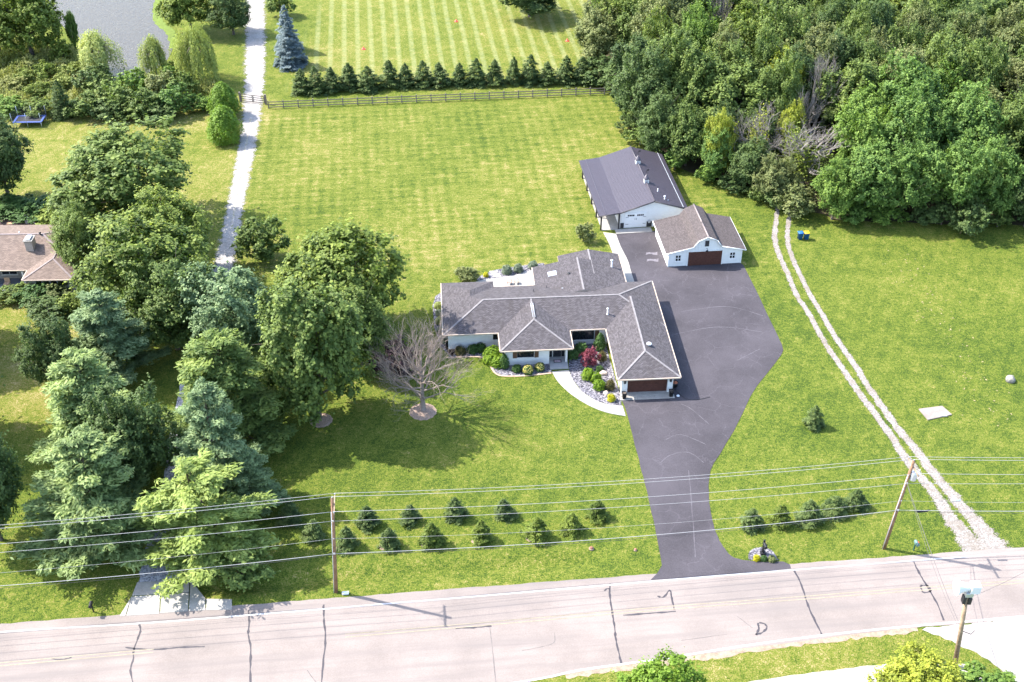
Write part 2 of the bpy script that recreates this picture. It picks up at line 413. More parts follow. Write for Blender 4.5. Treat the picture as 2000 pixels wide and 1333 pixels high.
    nt.links.new(col, b.inputs['Base Color']); b.inputs['Roughness'].default_value = .95; b.inputs['Specular IOR Level'].default_value = .1
    hh = mth(nt, 'ADD', mth(nt, 'MULTIPLY', nf.outputs[0], .6), mth(nt, 'MULTIPLY', ng.outputs[0], .4))
    bump(nt, b, hh, 1.0, .22)
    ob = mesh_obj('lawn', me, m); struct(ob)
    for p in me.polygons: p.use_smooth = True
ground()

# ------------------------------------------------------------------ road
def road():
    d = Vector((math.cos(ROAD_ANG), math.sin(ROAD_ANG), 0)); n = Vector((-d.y, d.x, 0))
    ln = lambda p0, s: Vector(p0)+d*s
    A = P(1000, 1142)
    nE = [(-190, 0), (-46, -.35), (-5, -.05), (14, 0), (50, 0), (200, 0)]
    north = [A+d*s+n*o for s, o in nE]
    south = [Vector(p) for p in (P(-3500, 1560), P(0, 1420), P(700, 1372), P(1000, 1340), P(1140, 1312), P(1450, 1268), P(1750, 1230), P(1920, 1216))]
    south += [A+d*80+n*-8.2, A+d*200+n*-8.2]
    pts = north+south[::-1]
    rd = struct(poly_sheet('road', pts, M_ROAD, .02, jag=.05, step=.8))
    rd['label'] = 'pale worn two-lane asphalt road'
    off = lambda px, k: [P(x, y) for x, y in px]
    nl = [(-600, 1283), (0, 1236), (300, 1217), (640, 1190), (1000, 1160), (1400, 1126), (1750, 1099), (2000, 1080), (2600, 1035)]
    strip('edge_line', smooth_line(G(*nl), 4), .15, M_WLINE, .028, rd)
    sl_ = [(960, 1342), (1060, 1326), (1140, 1309), (1300, 1287), (1450, 1263), (1600, 1243), (1750, 1227), (1920, 1212), (2100, 1196)]
    strip('edge_line', smooth_line(G(*sl_), 4), .18, M_WLINE, .028, rd)
    for k in (-1, 1):
        for seg in ([(-300, 1326), (0, 1299), (300, 1272)], [(674, 1243), (1000, 1215), (1300, 1189), (1500, 1174), (1750, 1155), (2000, 1137), (2500, 1100)]):
            g = [p+n*k*.17 for p in smooth_line(G(*seg), 5)]
            strip('centre_line', g, .10, M_YLINE, .028, rd, jag=.01)
    seams = [[(272, 1220), (274, 1235), (262, 1267), (260, 1290), (255, 1310), (261, 1340)],
             [(485, 1193), (487, 1215), (485, 1240), (490, 1265), (489, 1300), (489, 1340)],
             [(632, 1182), (633, 1215), (636, 1250), (632, 1290), (627, 1340)],
             [(1192, 1141), (1191, 1165), (1197, 1205), (1200, 1225), (1203, 1250), (1208, 1275), (1214, 1300)],
             [(1550, 1113), (1565, 1143), (1575, 1175), (1585, 1200), (1605, 1241)],
             [(1783, 1096), (1795, 1120), (1810, 1145), (1830, 1180), (1843, 1213)],
             [(245, 1266), (300, 1270), (350, 1266), (400, 1264)], [(890, 1228), (925, 1227), (960, 1224)],
             [(1217, 1203), (1270, 1199), (1320, 1195)], [(1317, 1192), (1312, 1170), (1308, 1154), (1297, 1167), (1284, 1166)],
             [(1476, 1241), (1490, 1236), (1498, 1226), (1491, 1219), (1481, 1219), (1482, 1230), (1476, 1241)],
             [(1798, 1145), (1812, 1145), (1817, 1156), (1803, 1158), (1798, 1145)],
             [(1180, 1155), (1186, 1151), (1191, 1152)], [(100, 1287), (120, 1290), (140, 1285)]]
    for i, s in enumerate(seams):
        l = smooth_line(G(*s), 5)
        strip('tar_seam', l, [.15+.05*math.sin(i*3+k*1.3)+.03*math.sin(k*2.9) for k in range(len(l))], M_TAR, .026, rd, jag=.03, seed=i)
    for i, s in enumerate([[(957, 1228), (962, 1270), (969, 1340)], [(1083, 1237), (1082, 1256), (1060, 1264), (1020, 1272)], [(870, 1190), (872, 1215)],
              [(1440, 1205), (1470, 1228)], [(600, 1310), (618, 1335)], [(1330, 1252), (1420, 1240)]]):
        strip('hairline_crack', smooth_line(G(*s), 6), .07, M_JOINT, .024, rd, jag=.02, seed=i+40)
    # gravelly shoulder strips
    sh = struct(poly_sheet('gravel_shoulder', G((1540, 1112), (1556, 1104), (1640, 1102), (1700, 1100), (1700, 1103), (1545, 1116)), M_LOT, .012, jag=.1, step=.4))
    struct(poly_sheet('dirt_shoulder', ribbon_pts(smooth_line(G((1100, 1318), (1300, 1293), (1450, 1270), (1600, 1249), (1790, 1227)), 4), .9), plain('shoulder_dirt', (.24, .18, .13), .95, .35, 2), .013, jag=.18, step=.4))
    struct(poly_sheet('gravel_lot', G((1800, 1229), (1905, 1217), (2100, 1195), (2500, 1160), (2700, 1480), (2060, 1420), (1985, 1333), (1930, 1290), (1870, 1258)), M_LOT, .015, jag=.15, step=.5))
    struct(poly_sheet('roadside_drive', G((1455, 1334), (1560, 1318), (1734, 1297), (1830, 1290), (1900, 1300), (1960, 1345), (2000, 1420), (1455, 1440)), M_LOT, .017, jag=.05))
road()

# ------------------------------------------------------------------ drives, walks, beds, pond
def pavings():
    dr = G((1270, 1134), (1284, 1121), (1293, 1106), (1281, 1040), (1262, 955), (1240, 870), (1222, 800), (1213, 780), (1265, 760), (1240, 640), (1200, 560), (1222, 545), (1217, 520), (1204, 490), (1200, 458),
           (1280, 452), (1310, 515), (1440, 510), (1452, 519), (1480, 575), (1505, 628), (1521, 662), (1529, 680), (1527, 692), (1509, 717), (1472, 765), (1440, 830), (1406, 888), (1388, 920), (1384, 960), (1388, 1000), (1398, 1040), (1412, 1068), (1434, 1090), (1480, 1098), (1530, 1098), (1543, 1104), (1545, 1112), (1400, 1127))
    a_, b_ = 18, len(dr)-3
    dr = dr[:a_]+smooth_line(dr[a_:b_], 5)+dr[b_:]
    d = struct(poly_sheet('asphalt_driveway', dr, M_DRIVE, .026, jag=.03, step=.8))
    M_SKID = plain('tyre_scuff', (.085, .077, .086), .9, .3, 4)
    for i, s in enumerate([[(1290, 905), (1310, 890), (1345, 885), (1375, 905)], [(1330, 790), (1350, 800), (1385, 830)], [(1440, 705), (1470, 690), (1485, 682)], [(1290, 660), (1400, 640), (1490, 650)],
                           [(1345, 920), (1352, 1000), (1358, 1090)], [(1330, 610), (1420, 600), (1490, 618)], [(1300, 860), (1330, 850), (1380, 870)]]):
        strip('tyre_scuff', smooth_line(G(*s), 6), .07, M_SKID, .03, d, jag=.03, seed=i)
    for a, b2 in (((1262, 494), (1284, 498)), ((1264, 507), (1286, 511))):
        poly_sheet('chalk_patch', G((a[0], a[1]), (b2[0]-10, a[1]+1), (b2[0], a[1]-1), (b2[0], b2[1]+1), (b2[0]-12, b2[1]), (a[0], b2[1]+1)), plain('chalky_stain', (.125, .115, .13), .9, .3, 3), .03, jag=.12, step=.3, parent=d)
    # long white gravel drive on the left
    cl = [(517, -60, 44), (500, 0, 43), (499, 100, 47), (494, 200, 44), (480, 300, 38), (460, 400, 39), (449, 460, 42), (426, 570, 50), (403, 660, 52)]
    l = [P(x, y) for x, y, w in cl]
    w = [wd/pxm(p) for (x, y, wd), p in zip(cl, l)]
    ls = smooth_line(l, 34); ws = list(np.interp(np.linspace(0, 1, len(ls)), np.linspace(0, 1, len(w)), w))
    g = struct(strip('gravel_drive', ls, [v*1.2 for v in ws], M_GRAVP, .014))
    cl2 = [(403, 660, 52), (372, 790, 54), (348, 930, 56), (330, 1020, 64), (312, 1138, 86)]
    l = [P(x, y) for x, y, w in cl2]; w = [wd/pxm(p) for (x, y, wd), p in zip(cl2, l)]
    ls = smooth_line(l, 12); ws = list(np.interp(np.linspace(0, 1, len(ls)), np.linspace(0, 1, len(w)), w))
    struct(strip('grey_gravel_drive', ls, ws, M_GRAVG, .015, jag=.15))
    M_STRIP = gravel_mat('dirty_gravel', [(.30, .25, .21), (.45, .39, .35), (.2, .2, .1)], 5)
    mid = smooth_line(G((490, 230), (478, 300), (463, 380), (452, 450)), 12)
    strip('worn_centre_strip', mid, .32, M_STRIP, .02, g, jag=.12)
    # two-rut track on the right
    lr = [(1520, 400, 8), (1513, 463, 12), (1522, 499, 12), (1540, 539, 12), (1556, 578, 12), (1576, 607, 12), (1594, 640, 13), (1612, 672, 13), (1634, 704, 14), (1659, 740, 15), (1684, 776, 16), (1709, 809, 17), (1735, 845, 18), (1762, 885, 20), (1784, 916, 22), (1807, 943, 24), (1829, 970, 26), (1852, 1006, 30), (1882, 1044, 44), (1914, 1084, 78)]
    rr_ = [(1545, 400, 8), (1538, 462, 11), (1547, 503, 11), (1565, 542, 11), (1583, 578, 12), (1605, 614, 12), (1626, 650, 13), (1648, 683, 14), (1670, 715, 15), (1695, 755, 16), (1720, 791, 17), (1745, 827, 18), (1770, 856, 20), (1796, 888, 22), (1813, 912, 23), (1838, 943, 25), (1865, 974, 28), (1892, 1006, 32), (1922, 1042, 46), (1950, 1084, 78)]
    tk = bpy.data.objects.new('gravel_track', None); C.objects.link(tk); struct(tk); tk['label'] = 'two-rut white gravel track through the lawn'
    for i, q in enumerate((lr, rr_)):
        l = [P(x, y) for x, y, w in q]; w = [wd*.98/pxm(p) for (x, y, wd), p in zip(q, l)]
        ls = smooth_line(l, 20); ws = list(np.interp(np.linspace(0, 1, len(ls)), np.linspace(0, 1, len(w)), w))
        strip('wheel_rut', ls, [v*1.35 for v in ws], M_GRAVS, .010+.003*i, tk)
    # concrete apron of the left drive, six slabs
    ap = bpy.data.objects.new('concrete_apron', None); C.objects.link(ap); struct(ap); ap['label'] = 'pale concrete driveway apron of jointed slabs'
    for q in ([(268, 1139), (317, 1136), (314, 1161), (258, 1165)], [(319, 1136), (370, 1133), (369, 1157), (316, 1161)], [(257, 1167), (313, 1163), (311, 1200), (247, 1204)],
              [(315, 1163), (369, 1159), (367, 1195), (313, 1199)], [(372, 1134), (401, 1170), (401, 1193), (369, 1195), (371, 1158)], [(256, 1168), (245, 1204), (234, 1204)], [(403, 1171), (453, 1172), (453, 1192), (403, 1193)]):
        poly_sheet('slab', G(*q), M_CONC, .05, .12, parent=ap)
    # front walk, slab by slab
    L = smooth_line(G((1078, 727), (1090, 747), (1115, 771), (1150, 793), (1185, 807), (1222, 814)), 4)
    Rr = smooth_line(G((1111, 724), (1120, 745), (1138, 767), (1165, 784), (1190, 792), (1216, 794)), 4)
    wk = bpy.data.objects.new('front_walk', None); C.objects.link(wk); struct(wk); wk['label'] = 'curved pale concrete walk to the front door'
    for i in range(0, 20, 4):
        j = i+4
        a = [L[k].copy() for k in range(i, j+1)]; c = [Rr[k].copy() for k in range(i, j+1)]
        a[0] = a[0].lerp(a[1], .03); c[0] = c[0].lerp(c[1], .03)
        poly_sheet('slab', a+c[::-1], M_CONC, .05, .1, parent=wk)
    # walk between house and metal building
    L = smooth_line(G((1178, 455), (1190, 478), (1200, 505), (1208, 530), (1215, 560)), 4)
    Rr = smooth_line(G((1203, 458), (1212, 482), (1226, 510), (1232, 530), (1240, 555)), 4)
    wk = bpy.data.objects.new('back_walk', None); C.objects.link(wk); struct(wk); wk['label'] = 'pale concrete walk beside the asphalt behind the house'
    for i in range(0, 16, 4):
        a = [L[k].copy() for k in range(i, i+5)]; c = [Rr[k].copy() for k in range(i, i+5)]
        a[0] = a[0].lerp(a[1], .03); c[0] = c[0].lerp(c[1], .03)
        poly_sheet('slab', a+c[::-1], M_CONC, .055, .1, parent=wk)
    pt = struct(poly_sheet('patio', G((925, 553), (945, 547), (968, 545), (990, 541), (1012, 537), (1030, 531), (1060, 526), (1080, 600), (920, 600)), M_CONC, .045, .1))
    for q in ((964, 532), (968, 537), (971, 541)):
        p = P(*q); st = bx('stepping_stone', p.x-.55, p.x+.55, p.y-.22, p.y+.22, .0, .05, M_CONC, pt, .03)
    def bed(pts, seed): return struct(poly_sheet('gravel_bed', G(*pts), M_BED, .02, jag=.04, step=.5, seed=seed))
    def edging(line):
        bm = bmesh.new(); l = smooth_line(G(*line), 5)
        for a, b in zip(l, l[1:]): pass
        return strip('bed_edging', l, .22, M_EDGING, .06)
    b1 = bed([(870, 680), (880, 701), (915, 698), (942, 700), (957, 715), (967, 730), (985, 735), (1030, 734), (1077, 729), (1077, 680), (990, 650), (880, 640)], 1)
    e = edging([(872, 700), (915, 698), (942, 700), (957, 715), (967, 730), (985, 736), (1030, 735), (1077, 730)]); e.parent = b1
    bed([(1111, 724), (1120, 745), (1138, 767), (1165, 784), (1190, 792), (1214, 794), (1212, 775), (1190, 700), (1180, 650), (1112, 650)], 2)
    bed([(862, 572), (850, 580), (845, 600), (848, 640), (862, 680), (885, 700), (900, 640), (895, 570)], 3)
    bed([(930, 548), (936, 541), (960, 530), (990, 524), (1040, 517), (1062, 515), (1075, 540), (960, 556)], 4)
    bed([(1312, 735), (1324, 745), (1334, 776), (1312, 780)], 5)
    # pond
    m, nt, b = newmat('pond_water')
    b.inputs['Base Color'].default_value = (.060, .054, .050, 1); b.inputs['Roughness'].default_value = .2
    b.inputs['Specular IOR Level'].default_value = .16
    tc = N(nt, 'ShaderNodeTexCoord'); mp = N(nt, 'ShaderNodeMapping'); mp.inputs['Scale'].default_value = (1, 2.2, 1); nt.links.new(tc.outputs['Object'], mp.inputs[0])
    bump(nt, b, noise(nt, 1.3, 4, .7, mp.outputs[0]).outputs[0], .8, .2)
    pond = smooth_line(G((100, -120), (95, 0), (130, 60), (190, 120), (225, 160), (250, 175), (280, 150), (320, 125), (337, 95), (330, 65), (308, 45), (303, 20), (315, -20), (340, -90)), 5)
    w = struct(poly_sheet('pond_water', pond, m, .02))
    bank = ribbon_pts(smooth_line(G((318, -30), (307, 15), (311, 45), (333, 64), (341, 95)), 5), 1.6)
    struct(poly_sheet('pond_bank', bank, plain('bank_grass', (.10, .14, .02), .95, .3, 1.5), .024, jag=.2, step=.5))
pavings()

# ------------------------------------------------------------------ roofs and buildings
def uv_slopes(bm):
    uvl = bm.loops.layers.uv.verify()
    bm.normal_update()
    for f in bm.faces:
        n = f.normal
        u = Vector((0, 0, 1)).cross(n)
        u = u.normalized() if u.length > 1e-4 else Vector((1, 0, 0))
        v = n.cross(u)
        for l in f.loops: l[uvl].uv = (l.vert.co.dot(u), l.vert.co.dot(v))
def hip_roof(name, x0, x1, y0, y1, ze, p, mats, parent, th=.17, cap=None, skip=None):
    """one convex roof block: p = pitch of the W,E,N,S planes (None = gable end); ridge and hip caps as children"""
    bm = bmesh.new(); box(bm, x0, x1, y0, y1, ze-th, ze+15)
    for k, pl in p.items():
        if pl is None: continue
        co = {'W': (x0, 0, ze), 'E': (x1, 0, ze), 'S': (0, y0, ze), 'N': (0, y1, ze)}[k]
        no = {'W': (-pl, 0, 1), 'E': (pl, 0, 1), 'S': (0, -pl, 1), 'N': (0, pl, 1)}[k]
        g = list(bm.verts)+list(bm.edges)+list(bm.faces)
        r = bmesh.ops.bisect_plane(bm, geom=g, dist=1e-5, plane_co=co, plane_no=no, clear_outer=True)
        ed = [e for e in r['geom_cut'] if isinstance(e, bmesh.types.BMEdge) and e.is_boundary]
        bmesh.ops.edgenet_fill(bm, edges=ed)
    bmesh.ops.recalc_face_normals(bm, faces=bm.faces); bm.normal_update()
    for f in bm.faces: f.material_index = 0 if f.normal.z > .05 else 1
    caps = [] if cap is None else [(e.verts[0].co.copy(), e.verts[1].co.copy()) for e in bm.edges if len(e.link_faces) == 2 and all(f.normal.z > .05 for f in e.link_faces)]
    uv_slopes(bm)
    ro = bm_obj(name, bm, mats, parent)
    for a, b in caps:
        if not (skip and min((v-Vector((*skip, ze))).length for v in (a, b)) < .05):
            d = (b-a); L = d.length; d.normalize(); s = d.cross(Vector((0, 0, 1))).normalized(); n = s.cross(d)
            M = Matrix((s, d, n)).transposed().to_4x4(); M.translation = a
            bm = bmesh.new(); box(bm, -.11, .11, 0, L, -.03, .03, M)
            bm_obj('ridge_cap', bm, cap, ro)
    return ro
def gutters(segs, z, mat, parent, w=.11, h=.12):
    for (a, b) in segs:
        a, b = Vector((*a, z)), Vector((*b, z)); d = (b-a); L = d.length; d.normalize(); s = d.cross(Vector((0, 0, 1)))
        M = Matrix((s, d, Vector((0, 0, 1)))).transposed().to_4x4(); M.translation = a
        bm = bmesh.new(); box(bm, .004, w, -.0, L, -h, .015, M); bm_obj('gutter', bm, mat, parent)
def pipe_vent(parent, x, y, z0, h, r, mat, cap=True):
    bm = bmesh.new(); lathe(bm, [(r*2, 0), (r*2, .02), (r, .05), (r, h)], 10)
    if cap: lathe(bm, [(r*.9, h), (r*1.9, h+.01), (r*1.9, h+.12), (r*.4, h+.2)], 10)
    o = bm_obj('vent_pipe', bm, mat, parent); o.location = (x, y, z0); return o
def window(parent, x0, x1, y, z0, z1, panes=2, frame=None, rows=1, sill=True, fw=.06, dark=True):
    """south-facing window in a wall whose face is at y: recessed panes, frame, mullions, sill"""
    fr = frame or M_BLACK
    bm = bmesh.new()
    box(bm, x0-fw, x1+fw, y-.05, y+.02, z1, z1+fw); box(bm, x0-fw, x1+fw, y-.05, y+.02, z0-fw, z0)
    box(bm, x0-fw, x0, y-.05, y+.02, z0, z1); box(bm, x1, x1+fw, y-.05, y+.02, z0, z1)
    for i in range(1, panes):
        x = x0+(x1-x0)*i/panes; box(bm, x-fw/2, x+fw/2, y-.045, y+.02, z0, z1)
    for i in range(1, rows):
        z = z0+(z1-z0)*i/rows; box(bm, x0, x1, y-.04, y+.02, z-fw/2, z+fw/2)
    w = bm_obj('window', bm, fr, parent)
    for i in range(panes):
        for j in range(rows):
            bx('pane', x0+(x1-x0)*i/panes, x0+(x1-x0)*(i+1)/panes, y-.02, y-.012, z0+(z1-z0)*j/rows, z0+(z1-z0)*(j+1)/rows, M_GLASS, w)
    if sill: bx('sill', x0-.12, x1+.12, y-.14, y-.004, z0-fw-.07, z0-fw-.002, M_WHITE, w)
    return w
def garage_door(parent, x0, x1, y, z0, z1, mat, n=4, planks=2):
    d = None
    bm = bmesh.new(); box(bm, x0, x1, y-.02, y+.03, z0, z1); d = bm_obj('garage_door', bm, M_BLACK, parent)
    h = (z1-z0)/n
    for i in range(n):
        bm = bmesh.new()
        for k in range(planks):
            za = z0+i*h+k*h/planks
            box(bm, x0+.01, x1-.01, y-.055, y-.021, za+.008, za+h/planks-.008)
        bm_obj('door_panel', bm, mat, d)
    return d
def lantern(parent, x, y, z):
    bm = bmesh.new(); box(bm, x-.04, x+.04, y-.03, y-.001, z, z+.34); box(bm, x-.10, x+.10, y-.24, y-.04, z-.05, z+.27); box(bm, x-.13, x+.13, y-.27, y-.012, z+.272, z+.31)
    return bm_obj('wall_lantern', bm, M_BLACK, parent)

def main_house():
    o = P(840+1815/3.702, 460+1030/3.702, 2.6)
    H = thing('main_house', 'white painted brick ranch house with grey hipped shingle roofs', 'house', (o.x-.1, o.y, 0), R(3.9))
    ze = 2.6
    rm = [M_SH, M_TRIM]
    hip_roof('roof', -26.02, .02, 9.85, 19.6, ze, dict(W=.30, E=.30, N=.30, S=.30), rm, H, cap=M_RIDGE, skip=(-26.02, 19.6))
    hip_roof('roof', -26.05, -19.63, 9.90, 20.9, ze+.003, dict(W=.302, E=.34, N=.302, S=.298), rm, H, cap=None)
    hip_roof('roof', -19.58, -11.26, 6.2, 14.9, ze+.006, dict(W=.335, E=.335, N=None, S=.335), rm, H, cap=M_RIDGE)
    hip_roof('roof', -6.95, .05, .03, 14.6, ze+.009, dict(W=.355, E=.355, N=None, S=.355), rm, H, cap=M_RIDGE)
    hip_roof('roof', -14.5, -3.2, 16.4, 23.75, ze+.012, dict(W=.215, E=.215, N=None, S=None), rm, H, cap=M_RIDGE)
    hip_roof('roof', -11.05, -3.23, 20.5, 26.3, ze-.02, dict(W=.215, E=.215, N=None, S=None), rm, H, cap=M_RIDGE)
    gutters([((-26.05, 20.9), (-26.05, 9.85)), ((-26.05, 9.85), (-19.58, 9.85)), ((-19.58, 9.9), (-19.58, 6.2)), ((-19.58, 6.2), (-11.26, 6.2)), ((-11.26, 6.2), (-11.26, 9.85)), ((-11.26, 9.85), (-6.95, 9.85)),
             ((-6.95, 9.85), (-6.95, .03)), ((-6.95, .03), (.05, .03)), ((.05, .03), (.05, 19.6)), ((-14.5, 23.75), (-14.5, 19.6)), ((-14.5, 19.6), (-19.6, 19.6)), ((-3.2, 19.6), (-3.2, 26.3))], ze+.004, M_TRIM, H)
    def wall(x0, x1, y0, y1, z1=2.44, z0=0): return bx('wall', x0, x1, y0, y1, z0, z1, M_BRICKW, H)
    wall(-25.5, -.62, 10.55, 19.0); wall(-25.48, -20.2, 18.9, 20.3, 2.435)
    wall(-19.0, -13.9, 6.9, 10.6); wall(-13.9, -11.78, 8.0, 10.58, 2.43); wall(-12.02, -11.785, 6.9, 7.99, 2.425)
    wall(-6.4, -.58, .95, 10.6, 2.438); wall(-6.4, -5.72, .62, .949, 2.42); wall(-1.2, -.58, .62, .949, 2.42)
    wall(-13.95, -3.75, 18.9, 23.2, 2.42); wall(-10.5, -3.76, 23.1, 25.8, 2.41)
    # soffit-height porch ceiling header and door
    dm = plain('dark_front_door', (.02, .022, .026), .4, .2)
    d = bx('front_door', -13.35, -12.40, 7.93, 7.998, .22, 2.3, dm, H)
    bx('door_glass', -13.15, -12.6, 7.915, 7.929, .5, 2.15, M_GLASS, d); bx('door_handle', -12.52, -12.47, 7.86, 7.929, 1.1, 1.35, M_STEEL, d)
    for xa in (-13.78, -12.36):
        s = bx('sidelight', xa, xa+.32, 7.945, 7.998, .22, 2.3, M_BLACK, H); bx('pane', xa+.05, xa+.27, 7.93, 7.944, .35, 2.2, M_GLASS, s)
    bx('porch_slab', -13.88, -11.75, 5.75, 7.92, 0.02, .2, M_CONCG, H, .01)
    w = window(H, -17.55, -15.75, 6.9, 1.2, 2.2, 2)
    for xa in (-18.12, -15.62): 
        s = bx('shutter', xa, xa+.48, 6.84, 6.896, 1.05, 2.28, M_SHUTTER, H)
        for k in range(6): bx('slat', xa+.05, xa+.43, 6.825, 6.838, 1.12+k*.19, 1.12+k*.19+.12, M_SHUTTER, s)
    window(H, -10.75, -8.3, 10.55, .72, 2.25, 3)
    for xa in (-11.35, -8.15): bx('shutter', xa, xa+.5, 10.49, 10.546, .6, 2.3, M_SHUTTER, H)
    window(H, -24.3, -23.5, 10.55, 2.0, 2.3, 1, sill=True); window(H, -22.3, -21.5, 10.55, 2.0, 2.3, 1); window(H, -20.15, -19.3, 10.55, 1.25, 2.25, 2)
    garage_door(H, -5.72, -1.2, .93, .12, 2.3, M_DOORWOOD, 4, 2)
    lantern(H, -6.05, .62, 1.75); lantern(H, -.9, .62, 1.75)
    for i in range(3):
        xa = -6.5+i*1.98; bx('apron_slab', xa, xa+1.965, .25, .90, .02, .13, M_CONC, H)
        bx('apron_step', xa-.12, xa+1.84+(.25 if i == 2 else 0), -.42, .235, .015, .075, M_CONC, H)
    # roof fittings
    for (x, y, z) in ((-7.15+.6, 11.9, 3.2),):
        pipe_vent(H, x, y, z, .75, .07, M_PVC)
    pipe_vent(H, -4.55, 22.75, 2.85, .95, .09, M_PVC)
    for (x, y, z) in ((-14.9, 17.2, 3.3), (-7.0, 17.6, 3.15), (-13.2, 18.6, 2.88)): pipe_vent(H, x, y, z, .35, .05, M_DARKTRIM, False)
    for (x0, y0, w_, l_, z, m, tilt) in ((-12.75, 21.4, 1.1, 1.0, 3.02, M_SKYL, (.0, -math.atan(.215))), (-11.4, 18.05, 1.0, .8, 3.12, M_GREENP, (-math.atan(.30), 0))):
        s = bx('skylight', -w_/2, w_/2, -l_/2, l_/2, -.06, .10, M_STEEL, H, .02); s.location = (x0+w_/2, y0, z); s.rotation_euler = (tilt[0], tilt[1], 0)
        bx('pane', -w_/2+.1, w_/2-.1, -l_/2+.1, l_/2-.1, .101, .115, m, s)
    bm = bmesh.new(); lathe(bm, [(.22, 0), (.24, .06), (.1, .12)], 12); s = bm_obj('turbine_cap', bm, M_BLACK, H); s.location = (-10.2, 20.6, 3.5)
    bm = bmesh.new(); lathe(bm, [(.16, -.02), (.16, .16), (.31, .18), (.28, .26), (.1, .31)], 14); s = bm_obj('solar_tube', bm, M_PVC, H); s.location = (-2.75, 4.9, 3.6)
    # antenna mast lying along the entry ridge
    bm = bmesh.new(); tube(bm, [(-15.55, 13.6, 4.06), (-15.5, 10.7, 4.09)], .03, 5); tube(bm, [(-15.28, 13.6, 4.06), (-15.25, 10.7, 4.09)], .03, 5); bm_obj('ridge_rail', bm, M_STEEL, H)
    for x, y in ((-6.93, 1.0), (-19.5, 6.75), (-.02, .5)):
        tb('downspout', [(x, y-.3, 2.5), (x+(.4 if x < -1 else -.45), y+.05, 2.3), (x+(.42 if x < -1 else -.47), y+.05, .05)], .045, M_DARKTRIM, H, 6)
    return H
HOUSE = main_house()

